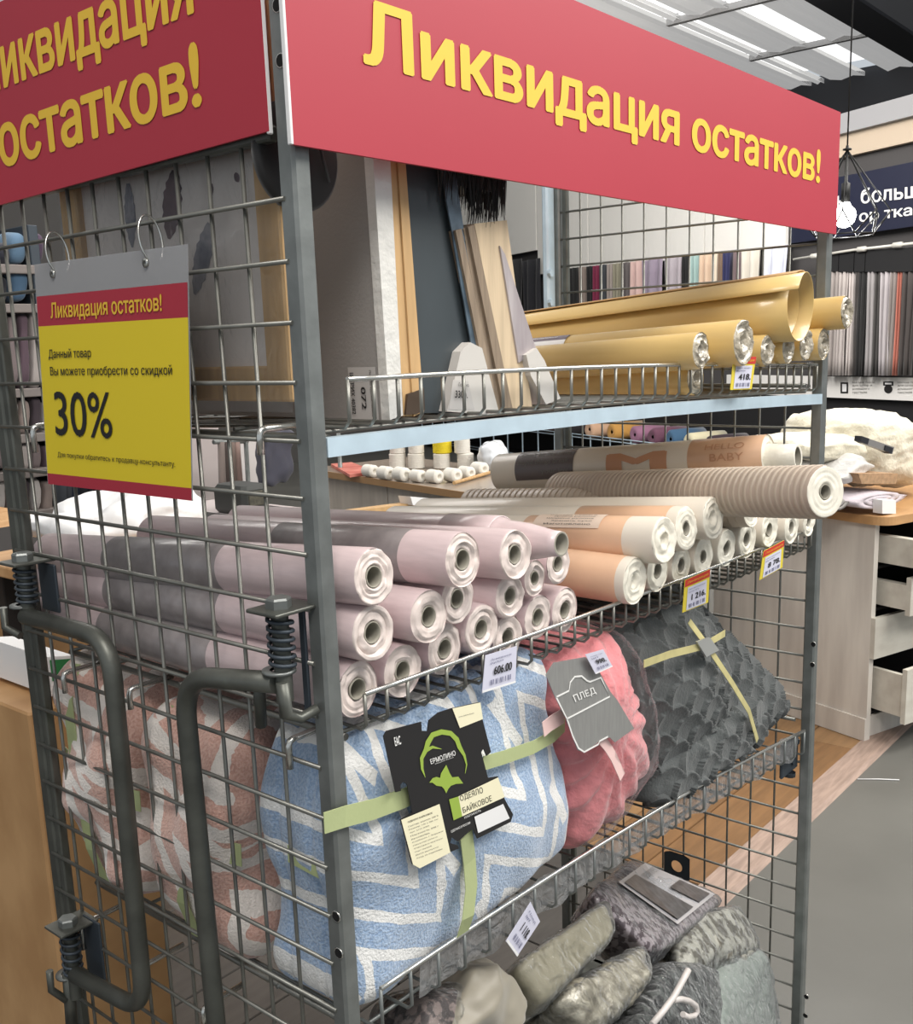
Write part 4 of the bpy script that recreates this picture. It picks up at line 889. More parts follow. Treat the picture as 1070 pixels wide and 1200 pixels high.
# framed feather picture seen from behind through the mesh end
t = thing('framed_picture', (.04, .3, 1.5), 'pine framed picture with grey feathers in plastic film, behind the mesh end', 'picture')
xF = .026
g_ = lambda px, py, x=xF: at(px, py, 'x', x)
y0, y1, z0, z1 = g_(338, 420).y, g_(76, 300).y, g_(270, 470).z, 1.95
wb = .034
for a_, b_ in (((xF, y0, z0), (xF + .016, y0 + wb, z1)), ((xF, y0 + wb + .0005, z0), (xF + .016, y1 - wb - .0005, z0 + wb)), ((xF, y1 - wb, z0), (xF + .016, y1, z1))):
    mb = MB(); mb.cbox(a_, b_, .002); mb.build('frame_bar', wood, t)
mb = MB(); mb.cbox((xF + .009, y0 + .004, z0 + .004), (xF + .013, y1 - .004, z1 - .004), .001); mb.build('picture_back', mat('greige canvas back', srgb(222, 212, 206), .75, var=.12, vscale=6), t)
feath = mat('slate feather print', srgb(92, 94, 108), .7, col2=srgb(150, 146, 150), vscale=40); feath2 = mat('plum feather print', srgb(66, 50, 60), .7, col2=srgb(120, 92, 96), vscale=30)
def feather(px0, py0, px1, py1, w, m_):
    a_, b_ = g_(px0, py0, xF + .0085), g_(px1, py1, xF + .0085); n = 14; mb = MB(); vs = []
    dv = (b_ - a_); pr = Vector((0, -dv.z, dv.y)).normalized()
    for i in range(n + 1):
        q = i / n; ww = w * (math.sin(math.pi * min(1, q * .92 + .06)) ** .7) * (1 + .12 * math.sin(i * 2.7)); c_ = a_ + dv * q; vs += [c_ + pr * ww, c_ - pr * ww]
    mb.add(vs, [(2 * i, 2 * i + 1, 2 * i + 3, 2 * i + 2) for i in range(n)]); mb.build('feather_print', m_, t)
feather(246, 262, 228, 345, .013, feath); feather(205, 200, 198, 280, .016, feath2); feather(275, 203, 280, 213, .004, feath2); feather(248, 215, 246, 232, .004, feath2); feather(150, 215, 155, 290, .010, feath)
mb = MB(); mb.quad((xF - .002, y1, z0 - .01), (xF - .002, y0 - .004, z0 - .01), (xF - .002, y0 - .004, z1), (xF - .002, y1, z1)); mb.build('film', clear, t, fix=False)
mb = MB(); mb.cbox((xF + .018, y0 - .008, z0 - .028), (xF + .028, y0 + .012, z1), .002); mb.build('film_edge', white_e, t)

# ------------------------------------------------------------------ price tags
mat('pale card', srgb(206, 206, 222), .6)
def ptag(px4, y, head, price, lines, label, name='price_tag'):
    P_ = [Y(*q, y) for q in px4]; f_ = Face(*P_, lift=.0005)
    t = thing(name, (P_[2] + P_[3]) / 2, label, 'price tag')
    if head:
        yl = mat('yellow frame', srgb(226, 206, 60), .4, coat=.4)
        f_.card(.0008, yl, t, 'frame'); f_.rect((0, 0, 1, .22), mat('red header', srgb(196, 50, 40), .5), t, 1, 'header'); f_.rect((.12, .27, .88, .97), mat('pale card', srgb(206, 206, 222), .6), t, 1, 'card')
        f_.text('Ликвидация', (.08, .07, .92, .16), yel_f, t, .0, 2); q0, q1 = .3, .95
    else:
        f_.card(.0006, mat('pale card'), t, 'card'); f_.rect((0, .94, 1, 1), paper_w, t, 1, 'lip'); q0, q1 = .1, .9
    h = q1 - q0
    f_.text(price, (.28, q0 + h * .34, .84, q0 + h * .62), ink, t, .03, 2.5)
    for k in range(2): f_.text(lines[k], (.16, q0 + h * (.04 + .13 * k), .8 - .25 * k, q0 + h * (.11 + .13 * k)), ink_blue, t, 0, 2.5)
    f_.text('||| || ||| | |||', (.2, q0 + h * .76, .82, q0 + h * .94), ink_blue, t, .02, 2.5)
    return t
ptag([(569, 768), (606, 757), (604, 800), (565, 812)], -.006, 0, '606.00', ['Обои виниловые на основе', 'рулон'], 'white price card reading 606 on the middle rail')
ptag([(803, 680), (832, 667), (830, 706), (800, 718)], -.022, 1, '1 216.', ['Обои флизелиновые', 'рулон 10 м'], 'yellow framed tag with red header reading 1216 on the middle rail')
ptag([(895, 646), (919, 633), (917, 665), (890, 680)], -.022, 1, '8 78.', ['Обои бумажные', 'рулон'], 'yellow framed tag with red header near the right post')
ptag([(860, 418), (886, 418), (881, 456), (856, 457)], -.022, 1, '418.', ['Обои крафт', 'рулон'], 'yellow framed tag with red header reading 418 on the top rail')
ptag([(622, 1057), (633, 1080), (606, 1121), (593, 1103)], -.012, 0, '1 118.', ['Плед', 'шт.'], 'white price card hung askew on the lower rail above the packages')
ptag([(686, 767), (707, 761), (718, 781), (698, 790)], -.034, 0, '998.', ['Плед 150', 'шт'], 'small square price sticker on the pink bag')

# ------------------------------------------------------------------ packages heaped in the bottom of the cage
def pouch(label, corners, depth, m, film_m=None, grow=.006, name='fabric_package', cat='package', **kw):
    C_ = [Vector(c) for c in corners]; c0 = sum(C_, Vector()) / 4
    t = thing(name, c0 + Vector(depth) * 1.0, label, cat, 'packages heaped in the bottom of the cage')
    soft('folded_fabric', C_, depth, m, t, **kw)
    if film_m:
        G = [c + (c - c0).normalized() * grow for c in C_]; n_ = Vector(depth).normalized() * grow
        k2 = dict(kw); k2.pop('disp', None); k2['n'] = 24; k2['amp'] = .005; k2['freq'] = 34; k2['seed'] = kw.get('seed', 0) + 50
        soft('film_wrap', [g - n_ for g in G], Vector(depth) + n_ * 2, film_m, t, **k2)
    return t, C_
film_b = film('package film', clear=.985, bump=.9, bscale=40, rough=.05, ior=1.34, top=.9)
khaki = mat('khaki satin', srgb(132, 126, 106), .5, sheen=.3, bump=.2, bscale=200)
olive = mat('grey olive satin', srgb(140, 134, 120), .45, sheen=.3, bump=.3, bscale=20)
silver_f = mat('silvery jacquard', srgb(176, 170, 154), .4, .2, col2=srgb(120, 114, 100), vscale=60, bump=.9, bscale=60, coat=.4, bdist=.005)
floral = mat('plum floral cotton', srgb(72, 58, 64), .5, col2=srgb(158, 148, 152), vscale=75, coat=.6, sharp=1)
floral_d = mat('dark floral cotton', srgb(60, 52, 52), .7, col2=srgb(122, 108, 104), vscale=80, sharp=1)
smoke = mat('frosted grey green pouch', srgb(150, 158, 152), .35, coat=.3, var=.2, vscale=8)
blackp = mat('black patterned cloth', srgb(20, 22, 24), .3, col2=srgb(86, 90, 88), vscale=60, coat=1, sharp=1, bump=1.0, bscale=45, bdist=.006)
def T(px, py, y):      # kept inside the mesh end
    p = at(px, py, 'y', y); return p if p.x < 1.215 else at(px, py, 'x', 1.215)
# khaki block package under the rail
pouch('khaki satin package with clear film piping, directly under the askew price card', [T(602, 1128, .03), T(715, 1050, .06), T(728, 1090, .02), T(640, 1180, -.01)], (.03, .10, -.12), khaki, film_b, n=26, p=7, amp=.002, seed=3)
pouch('floral bedding set in a glossy printed pack with white insert, by the right mesh', [T(692, 1042, .10), T(742, 1006, .26), T(852, 1052, .16), T(772, 1118, .02)], (.0, .05, -.075), floral, film_b, n=26, p=9, amp=.002, seed=4)
# flat printed insert on the floral pack
fi = Face(*[T(*q, .0) for q in ((0, 0), (1, 0), (1, 1), (0, 1))])
A0, B0, C0_, D0 = [T(692, 1042, .10), T(742, 1006, .26), T(852, 1052, .16), T(772, 1118, .02)]
fi.c = [A0, B0, C0_, D0]; fi.n = (D0 - A0).cross(B0 - A0).normalized(); fi.n = fi.n if fi.n.z > 0 else -fi.n; fi.lift = .008
ins = [o_ for o_ in bpy.data.objects if str(o_.get('label', '')).startswith('floral bedding')][0]
fi.rect((.30, .12, .92, .88), mat('glossy white insert', srgb(214, 212, 216), .15, coat=1), ins, 1, 'insert_card')
fi.rect((.34, .16, .58, .84), mat('dark stripes print', srgb(52, 52, 58), .3, coat=.8, col2=srgb(90, 90, 96), vscale=60), ins, 1.2); fi.rect((.68, .5, .88, .84), mat('dark stripes print'), ins, 1.2)
fi.text('КОМПЛЕКТ', (.62, .2, .9, .28), ink_grey, ins, 0, 1.3)
pouch('crumpled silvery jacquard package in film below the khaki one', [T(648, 1160, .0), T(762, 1098, .04), T(774, 1140, -.02), T(700, 1222, -.04)], (.05, .12, -.14), silver_f, film_b, n=30, p=5, amp=.008, freq=22, seed=5)
pouch('grey olive satin cloth hanging loosely at the lower left of the heap', [T(560, 1120, .02), T(610, 1120, .01), T(648, 1215, -.03), T(520, 1225, -.01)], (.02, .10, -.05), olive, None, n=30, p=4, amp=.012, freq=14, seed=6, fold=.02, name='satin_cloth', cat='cloth')
pouch('dark floral cloth peeking out at the bottom left of the heap', [T(505, 1165, .03), T(552, 1150, .03), T(612, 1230, -.02), T(492, 1235, .0)], (.0, .10, -.05), floral_d, film_b, n=22, p=4, amp=.006, freq=20, seed=7)
pouch('glossy film bag of dark floral cloth beside the right mesh', [T(788, 1075, .12), T(868, 1048, .24), T(905, 1110, .12), T(800, 1140, .03)], (.0, .06, -.12), mat('grey brown floral', srgb(92, 88, 78), .5, col2=srgb(168, 166, 156), vscale=40, sharp=1), film_b, n=26, p=4, amp=.009, freq=22, seed=8)
pouch('frosted grey green plastic pouch at the right bottom of the heap', [T(846, 1128, .05), T(905, 1108, .09), T(925, 1230, .0), T(838, 1240, -.06)], (.02, .12, -.03), smoke, film_b, n=24, p=5, amp=.006, freq=12, seed=9)
pouch('black patterned cloth package with a pale plastic hanger on top', [T(785, 1128, .02), T(846, 1133, .03), T(850, 1240, -.07), T(722, 1250, -.07)], (.01, .10, -.06), blackp, film_b, n=24, p=7, amp=.003, seed=10)
hg = thing('plastic_hanger', T(800, 1200, -.08), 'pale plastic hanger hook lying on the black patterned package', 'hanger')
hang_m = mat('pale hanger plastic', srgb(206, 200, 196), .35)
HP = lambda px, py: T(720 + px * .18692, 1040 + py * .18692, -.068)
mb = MB(); mb.tube([HP(465, 515), HP(420, 600), HP(370, 690), HP(310, 770), HP(235, 860)], .0048, 8); mb.build('arm', hang_m, hg)
mb = MB(); mb.tube([HP(370, 705), HP(420, 700), HP(470, 712), HP(510, 740), HP(520, 775), HP(500, 805), HP(460, 812), HP(430, 795)], .0045, 8); mb.build('hook', hang_m, hg)
for k, (x_, y_, z_) in enumerate(((.30, .17, .56), (.62, .22, .42), (.95, .26, .26), (.2, .42, .5), (.7, .46, .34))):
    hh = z_ - .135
    pouch(['folded grey textile bundle low under the olive cloth', 'folded grey textile bundle low under the silvery package', 'folded grey textile bundle low under the frosted pouch', 'folded grey textile bundle at the back left of the cage base', 'folded grey textile bundle at the back of the cage base, centre'][k],
          [(x_ - .16, y_ - .09, z_), (x_ + .16, y_ - .09, z_), (x_ + .16, y_ - .09, .135), (x_ - .16, y_ - .09, .135)], (0, .18, 0), olive, None, n=12, p=7, amp=.004, seed=20 + k, name='textile_bundle', cat='cloth')

# ------------------------------------------------------------------ cabinet with drawers at the right, and its worktop
K = Vector((3.252, .545, .012)); E1 = Vector((.30, .954, 0)).normalized(); E2 = Vector((E1.y, -E1.x, 0))
def KP(a, b, z): return K + E2 * a + E1 * b + Vector((0, 0, z))
def kbox(mb, a0, a1, b0, b1, z0, z1): mb.hexa([KP(a0, b0, z0), KP(a1, b0, z0), KP(a1, b1, z0), KP(a0, b1, z0), KP(a0, b0, z1), KP(a1, b0, z1), KP(a1, b1, z1), KP(a0, b1, z1)])
lightw = mat('whitewashed wood', srgb(226, 220, 210), .55, col2=srgb(206, 199, 190), vscale=5, stretch=(3, 3, .4), bump=.12, bscale=40)
lightw2 = mat('whitewashed drawer', srgb(214, 210, 198), .5, col2=srgb(198, 192, 180), vscale=6, stretch=(.5, 3, 3))
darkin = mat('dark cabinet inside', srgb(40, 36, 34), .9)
zt_top = at(1003, 615, 'y', (K + E1 * .0).y).z
HT = .855
t = thing('drawer_cabinet', K + E2 * .4 + E1 * .3, 'whitewashed wooden drawer cabinet with open drawers, right of the cage', 'cabinet')
mb = MB(); kbox(mb, 0, .025, .0, .8, 0, HT); mb.build('side_panel', lightw, t)
mb = MB(); kbox(mb, -.008, .0, -.0, .8, 0, .09); mb.build('plinth_board', lightw, t)
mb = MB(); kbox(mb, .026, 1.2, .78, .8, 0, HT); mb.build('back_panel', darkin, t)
mb = MB(); kbox(mb, .026, 1.2, .02, .04, 0, .085); mb.build('toe_kick', lightw, t)
for z in (.085, .325, .505, .67): 
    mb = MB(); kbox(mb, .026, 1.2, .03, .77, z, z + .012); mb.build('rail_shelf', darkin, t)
for k, (z0, z1, op, a0) in enumerate(((.10, .315, .12, .035), (.335, .495, .0, .0), (.515, .66, .10, .06), (.68, .835, .13, .06))):
    mb = MB(); kbox(mb, a0, 1.2, -op - .02, -op, z0, z1); f_ = mb.build('drawer', lightw2, t)
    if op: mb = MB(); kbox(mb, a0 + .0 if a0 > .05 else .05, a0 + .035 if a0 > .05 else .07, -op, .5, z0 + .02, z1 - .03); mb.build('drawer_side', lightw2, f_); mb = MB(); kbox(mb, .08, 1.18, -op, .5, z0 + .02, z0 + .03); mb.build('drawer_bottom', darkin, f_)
wt = mat('oak worktop', srgb(196, 152, 104), .4, bump=.08, bscale=30, var=.15, vscale=6, stretch=(.5, 4, 4))
mb = MB(); a0, a1, b0, b1 = -.02, 2.2, -.06, .82; R = .07
pts = [KP(a0 + R - R * math.sin(q), b0 + R - R * math.cos(q), HT + .001) for q in [i * math.pi / 16 for i in range(9)]] + [KP(a0, b1, HT + .001), KP(a1, b1, HT + .001), KP(a1, b0, HT + .001)]
mb.prism(pts, (0, 0, .032)); tag(mb.build('worktop', wt), 'oak coloured worktop with rounded corner lying on the whitewashed drawer cabinet', 'worktop')
ZT = K.z + HT + .034
# goods on the worktop, facing the camera: built from pixels on a vertical plane through the worktop
def onw(px, py, b): return atplane(px, py, K + E1 * b, E1)
def atplane(px, py, P0, N):
    d = ray(px, py); return CC + d * ((Vector(P0) - CC).dot(N) / d.dot(N))
fleece = mat('cream fleece', srgb(216, 209, 188), .95, sheen=.4, bump=1.0, bscale=60, var=.1, vscale=20, bdist=.006)
fleece2 = mat('pale grey fleece', srgb(206, 204, 200), .95, sheen=.4, bump=.8, bscale=50, bdist=.005)
lilac = mat('lilac grey towelling', srgb(196, 186, 192), .9, sheen=.3, bump=.8, bscale=60, bdist=.004)
def rolled(label, px0, px1, b, m, name, cat, length=.5, turns=3, thick=.011, group=None, par=None):
    """flat coil of cloth: seen end-on; px0/px1 opposite corners of its end"""
    A_, B_ = onw(px0[0], px0[1], b), onw(px1[0], px1[1], b); c_ = (A_ + B_) / 2; hw = abs((B_ - A_).dot(E2)) / 2; hh = abs(B_.z - A_.z) / 2
    t_ = thing(name, c_ - Vector((0, 0, hh)), label, cat, group); mb = MB(); n = turns * 20; o1, o2 = [], []
    for i in range(n + 1):
        q = i / n; a_ = 2 * math.pi * turns * q; s_ = .12 + .88 * q; k_ = 1 + .05 * math.sin(a_ * 3)
        for lst, r_ in ((o1, s_), (o2, s_ - .80 / turns)):
            r2 = max(r_, .03); lst.append((math.cos(a_) * hw * r2 * k_, math.sin(a_) * hh * r2 * k_))
    vs = []
    for i in range(n + 1):
        for (x, z) in (o1[i], o2[i]):
            p_ = c_ + E2 * x + Vector((0, 0, z)); vs += [p_, p_ + E1 * length]
    fs = []
    for i in range(n):
        j = 4 * i; fs += [(j, j + 1, j + 5, j + 4), (j + 2, j + 6, j + 7, j + 3), (j, j + 4, j + 6, j + 2), (j + 1, j + 3, j + 7, j + 5)]
    mb.add(vs, fs, True); mb.build('coiled_cloth', m, t_); return t_
rolled('lilac grey towelling roll lying on the oak worktop, largest of the rolls', (997, 602), (1064, 570), .02, lilac, 'fabric_roll', 'fabric roll', group='fabric rolls on the worktop')
rolled('small dark grey fabric roll end on the worktop beside the right post', (970, 601), (996, 579), .04, mat('mid grey felt', srgb(150, 146, 142), .9), 'fabric_roll', 'fabric roll', turns=2, group='fabric rolls on the worktop')
def pile(label, q, dz, m, name='fleece_pile', seed=0, cat='fabric', **kw):
    b = kw.pop('b', .1); P_ = [onw(x, y, b) for x, y in q]; t_ = thing(name, (P_[2] + P_[3]) / 2 + E1 * .2, label, cat, 'fabrics heaped on the worktop'); a_ = dict(n=26, p=3.6, amp=.012, freq=9, seed=seed, fold=.02); a_.update(kw)
    soft('folded_fleece', P_, E1 * dz, m, t_, **a_); return t_
pile('thick cream fleece heap on the oak worktop, bright at the frame edge', [(1024, 484), (1100, 482), (1110, 580), (1012, 566)], .5, fleece, seed=31, b=.12, amp=.02)
pile('lower cream fleece fold at the left of the big fleece heap', [(962, 516), (1040, 506), (1040, 545), (960, 545)], .45, fleece, seed=32, b=.16)
pile('pale grey fleece fold leaning diagonally over the worktop rolls', [(984, 562), (1018, 530), (1040, 545), (996, 574)], .4, fleece2, seed=33, b=.08, p=5, amp=.006)
pile('white towel fold between the fleece heap and the right post', [(957, 542), (1005, 534), (1006, 556), (957, 562)], .35, fleece2, seed=34, b=.2)
t = thing('fabric_board', onw(1030, 568, .02), 'tan folded fabric edge with wood grain colour between grey roll and fleece', 'fabric', 'fabrics heaped on the worktop')
mb = MB(); q = [onw(1006, 555, .05), onw(1052, 555, .05), onw(1050, 567, .05), onw(1010, 567, .05)]; mb.prism(q[::-1], E1 * .3); mb.build('tan_fold', mat('tan fold', srgb(178, 144, 110), .8, var=.3, vscale=60), t)
t = thing('sensor_tag', onw(1030, 525, .06), 'black and clear plastic security tag hanging on the cream fleece', 'tag')
mb = MB(); q = [onw(1012, 512, .07), onw(1048, 524, .07), onw(1046, 532, .07), onw(1010, 519, .07)]; mb.prism(q[::-1], E1 * .02); mb.build('tag_bar', mat('smoky plastic', srgb(120, 118, 116), .3, coat=.5), t)
for (x, y) in ((1014, 516), (1042, 527)):
    mb = MB(); q = [onw(x - 4, y - 5, .065), onw(x + 5, y - 2, .065), onw(x + 3, y + 5, .065), onw(x - 5, y + 1, .065)]; mb.prism(q[::-1], E1 * .03); mb.build('tag_end', beam_d, t)
t = thing('paper_cube', onw(1044, 602, -.02), 'small white cube holder in front of the lilac towelling roll', 'box'); mb = MB()
q = [onw(1034, 586, -.02), onw(1050, 586, -.02), onw(1050, 602, -.02), onw(1034, 602, -.02)]; mb.prism(q[::-1], E1 * .04); mb.build('cube', paper_w, t)
# scrap of white thread on the concrete
a_, b_ = at(1005, 913, 'z', .003), at(1054, 914, 'z', .003); mb = MB(); mb.tube([a_, (a_ + b_) / 2 + Vector((.004, 0, 0)), b_], .0022, 6); tag(mb.build('white_strip', paper_w), 'short thin white strip lying on the grey concrete floor', 'litter')

# ------------------------------------------------------------------ fabric department on the partition wall
navy = mat('navy banner', srgb(26, 30, 52), .5); btop = wall(1030, 178).z; sA, sB = sof(1200), sof(930)
t = thing('department_banner', W0 - WN * .1 + Vector((0, 0, 2.6 - W0.z)), 'navy banner with white bold lettering behind the hanging lamp', 'sign')
z1, z0 = wall(1000, 204, .09).z, wall(1000, 275, .09).z
mb = MB(); sbox(mb, sA, sB, z0, z1, .05, .09); mb.build('banner_board', navy, t)
def WF(pts, off): return Face(*[wall(x, y, off) for x, y in pts], lift=.002)
wf = WF([(1009, 221), (1092, 211), (1092, 230), (1009, 239)], .095); wf.n = -WN
wf.text('больше', (0, 0, 1, 1), ink_white, t, .02)
wf = WF([(1007, 250), (1096, 239), (1096, 252), (1007, 264)], .095); wf.n = -WN
wf.text('ор ткани', (0, 0, 1, 1), ink_white, t, .02)
wf = WF([(981, 230), (990, 228), (990, 243), (981, 245)], .095); wf.n = -WN; wf.text('н', (0, 0, 1, 1), ink_white, t, .02)
t = thing('info_strip', wall(1000, 466, .08), 'long white information strip with small icons under the curtain samples', 'sign')
mb = MB(); zs1, zs0 = wall(1000, 441).z, wall(1000, 466).z; sbox(mb, sA, sof(860), zs0, zs1, .05, .08); mb.build('strip_board', mat('white strip', srgb(222, 220, 216), .5), t)
def wrect(px0, py0, px1, py1, off, m, par, name='printed_icon'):
    mb = MB(); a_, b_, c_, d_ = [wall(x, y, off) for x, y in ((px0, py0), (px1, py0), (px1, py1), (px0, py1))]; mb.add([d_, c_, b_, a_], [(0, 1, 2, 3)]); return mb.build(name, m, par, fix=False)
wrect(985, 448, 994, 461, .082, ink, t); wrect(987, 450, 992, 459, .084, paper_w, t); wrect(1035, 447, 1047, 452, .082, ink, t); wrect(1037, 448.5, 1045, 450.5, .084, paper_w, t)
mb = MB(); q = [wall(1041 + 5 * math.cos(i * math.pi / 8), 456 + 5 * math.sin(i * math.pi / 8), .083) for i in range(16)]; mb.add(q, [tuple(range(16))]); mb.build('printed_icon', ink, t, fix=False)
for k in range(4):
    for x0 in (999, 1052):
        wf = WF([(x0, 447 + k * 4), (x0 + 26 - 3 * k, 446.8 + k * 4), (x0 + 26 - 3 * k, 449 + k * 4), (x0, 449.2 + k * 4)], .082); wf.n = -WN; wf.text(['Мягкие ткани', 'для штор и', 'домашнего', 'текстиля'][k], (0, 0, 1, 1), ink_grey, t)
wf = WF([(936, 449), (950, 448), (950, 456), (936, 457)], .082); wf.n = -WN; wf.text('Более', (0, 0, 1, 1), ink, t, .02)
# hanging samples right of the cage
random.seed(21)
rodt = thing('sample_rod', wall(1020, 262, .2), 'pale clip rail running above the grey curtain samples', 'rail')
mb = MB(); mb.tube([wall(930, 304, .22), wall(1000, 293, .22), wall(1080, 284, .22)], .011, 8); mb.build('rod', mat('pale rail', srgb(200, 198, 190), .4), rodt)
for (x, y) in ((955, 300), (1010, 292), (1052, 287)):
    mb = MB(); mb.lathe([(.012, -.05), (.022, -.04), (.022, .04), (.012, .05)], wall(x, y, .22), WD, 10); mb.build('clip', mat('pale rail'), rodt)
def drape(px0, px1, pyt, pyb, off, m, label, name='fabric_sample', cat='fabric', group='curtain samples on the wall', pleats=3, head=None, amp=.03):
    t_ = thing(name, wall((px0 + px1) / 2, pyb, off), label, cat, group)
    a_, b_ = wall(px0, pyt, off), wall(px1, pyt, off); s0, s1 = (a_ - W0).dot(WD), (b_ - W0).dot(WD); zt_1 = a_.z; zb_1 = wall(px0, pyb, off).z
    n = pleats * 8; mb = MB(); vs = []; ph = random.uniform(0, 6); sk = random.uniform(-.02, .02)
    for j in range(7):
        for i in range(n + 1):
            s_ = s0 + (s1 - s0) * (i / n) * (1 + .04 * math.sin(j + ph)) + sk * j / 6; o_ = off + amp * math.sin(2 * math.pi * pleats * i / n + ph + .15 * j)
            p_ = W0 + WD * s_ - WN * o_; vs.append((p_.x, p_.y, zt_1 + (zb_1 - zt_1) * j / 6))
    mb.add(vs, [(j * (n + 1) + i, j * (n + 1) + i + 1, (j + 1) * (n + 1) + i + 1, (j + 1) * (n + 1) + i) for j in range(6) for i in range(n)], True)
    o = mb.build('hanging_cloth', m, t_); md = o.modifiers.new('s', 'SOLIDIFY'); md.thickness = .008
    if head:
        mb = MB(); ss = [min(s0, s1), max(s0, s1)]; zh0, zh1 = zt_1 - .005, wall(px0, head, off).z; sbox(mb, ss[0], ss[1], zh0, zh1, off - amp - .01, off + amp + .01); mb.build('heading_band', mat('black heading', srgb(22, 22, 24), .8), t_)
    return t_
def cl_(rgb): return mat('cloth %d %d %d' % rgb, srgb(*rgb), .85, sheen=.2, bump=.3, bscale=60)
smp = [(962, 974, (132, 126, 120), 'taupe grey'), (975, 986, (150, 142, 138), 'warm grey'), (987, 997, (176, 168, 164), 'pale grey'), (997, 1004, (198, 190, 186), 'silvery'), (1005, 1010, (60, 56, 54), 'dark brown'), (1010, 1017, (28, 28, 28), 'black'),
       (1018, 1027, (148, 144, 144), 'mid grey'), (1027, 1035, (70, 68, 66), 'dark grey'), (1035, 1047, (174, 168, 170), 'light lilac grey'), (1047, 1054, (128, 120, 116), 'greige'), (1054, 1061, (184, 112, 96), 'salmon striped'), (1061, 1074, (66, 60, 58), 'umber')]
for x0, x1, c_, nm in smp: drape(x0, x1, 318, 440, .16, cl_(c_), nm + ' hanging curtain sample with black heading, in the row behind the lamp', head=297 - (x0 - 962) * .06, pleats=2)
# row of fabric lengths behind the cage mesh
row = [(548, 560, (20, 20, 26), 'black'), (560, 575, (34, 34, 44), 'blue black'), (576, 592, (26, 26, 30), 'soft black'), (594, 612, (40, 40, 42), 'charcoal'), (613, 634, (28, 28, 34), 'jet'), (656, 668, (58, 48, 42), 'dark brown patterned'), (669, 678, (24, 24, 24), 'black satin'), (679, 687, (128, 116, 108), 'taupe'), (688, 695, (22, 22, 22), 'matt black'),
       (696, 703, (116, 30, 62), 'crimson'), (704, 711, (54, 58, 62), 'slate'), (712, 719, (148, 138, 132), 'greige'), (720, 728, (134, 130, 112), 'olive grey'), (729, 738, (90, 84, 84), 'dark taupe'), (739, 752, (198, 168, 162), 'pink floral'), (754, 778, (146, 134, 150), 'lavender grey'), (780, 800, (168, 160, 166), 'pale lilac grey'), (801, 808, (20, 20, 20), 'deep black'),
       (810, 819, (154, 180, 176), 'pale teal'), (820, 833, (206, 180, 156), 'peach'), (835, 842, (218, 204, 184), 'cream'), (843, 849, (120, 98, 80), 'brown'), (850, 858, (42, 44, 84), 'navy'), (859, 871, (108, 92, 94), 'mauve brown'), (872, 892, (206, 200, 188), 'ivory'), (897, 925, (206, 210, 224), 'bluish white')]
for x0, x1, c_, nm in row:
    yt = 316 - (x0 - 655) * .105 if x0 > 640 else 306
    drape(x0, x1, yt, 400 if x0 > 640 else 420, .16, cl_(c_), nm + ' fabric length hanging in the row beyond the cage mesh', pleats=2, group='fabric lengths beyond the cage mesh')
# white header boards above that row
hb = mat('white header board', srgb(236, 234, 228), .6)
for k, (x0, x1) in enumerate(((545, 640), (641, 700), (701, 765), (766, 835), (836, 930))):
    sa, sb = sof(x0), sof(x1 - .7); yb_ = {0: 309}.get(k, 319 - (x0 - 655) * .105)
    o = None; mb = MB(); z0 = wall(x0, yb_, .1).z; sbox(mb, min(sa, sb), max(sa, sb), z0, z0 + 1.25, .06, .12)
    tag(mb.build('header_board', hb), ['wide white header board seen left of the rear post', 'white header board just right of the rear cage post', 'white header board, second right of the rear cage post', 'white header board, third right of the rear cage post', 'white header board nearest the right front post'][k], 'board', 'white header boards above the hanging fabrics')
# dark shelf of rolled fabrics low on the partition
dk_m = mat('black shelving', srgb(24, 24, 26), .7)
t = thing('fabric_rack', wall(760, 560, .3), 'long dark wire rack under the hanging fabrics, holding rolled cloth', 'rack')
s_a, s_b = sof(1120), sof(500)
zr = wall(760, 522, .5).z
mb = MB(); sbox(mb, s_a, s_b, 0, zs0 - .02, .0, .02); mb.build('back_board', dk_m, t)
for z in (zr, zr - .35):
    mb = MB(); sbox(mb, s_a, s_b, z - .02, z, .02, .5); mb.build('rack_shelf', dk_m, t)
    for dz in (0, .035): mb = MB(); p_, q_ = W0 + WD * s_a - WN * .52, W0 + WD * s_b - WN * .52; mb.tube([(p_.x, p_.y, z + dz), (q_.x, q_.y, z + dz)], .006, 6); mb.build('rack_rod', zinc, t)
for k in range(26):
    p_ = W0 + WD * (s_a + (s_b - s_a) * k / 25) - WN * .51; mb = MB(); mb.box((p_.x - .006, p_.y - .006, 0), (p_.x + .006, p_.y + .006, zr + .04)); mb.build('rack_upright', zinc, t)
rl = [(666, (34, 30, 34), 'black'), (691, (206, 168, 138), 'peach'), (717, (192, 142, 72), 'ochre'), (744, (150, 104, 130), 'mauve'), (765, (104, 64, 84), 'plum'), (786, (58, 92, 122), 'blue'), (808, (210, 202, 170), 'cream'), (833, (46, 30, 40), 'aubergine'), (858, (30, 26, 30), 'jet black'), (884, (150, 60, 50), 'brick red'), (905, (210, 196, 190), 'pale'),
      (640, (60, 40, 40), 'dark red brown'), (620, (70, 66, 66), 'grey'), (600, (40, 36, 38), 'charcoal'), (945, (26, 26, 28), 'soft black'), (985, (30, 30, 34), 'ink black'), (1030, (24, 24, 26), 'deep black')]
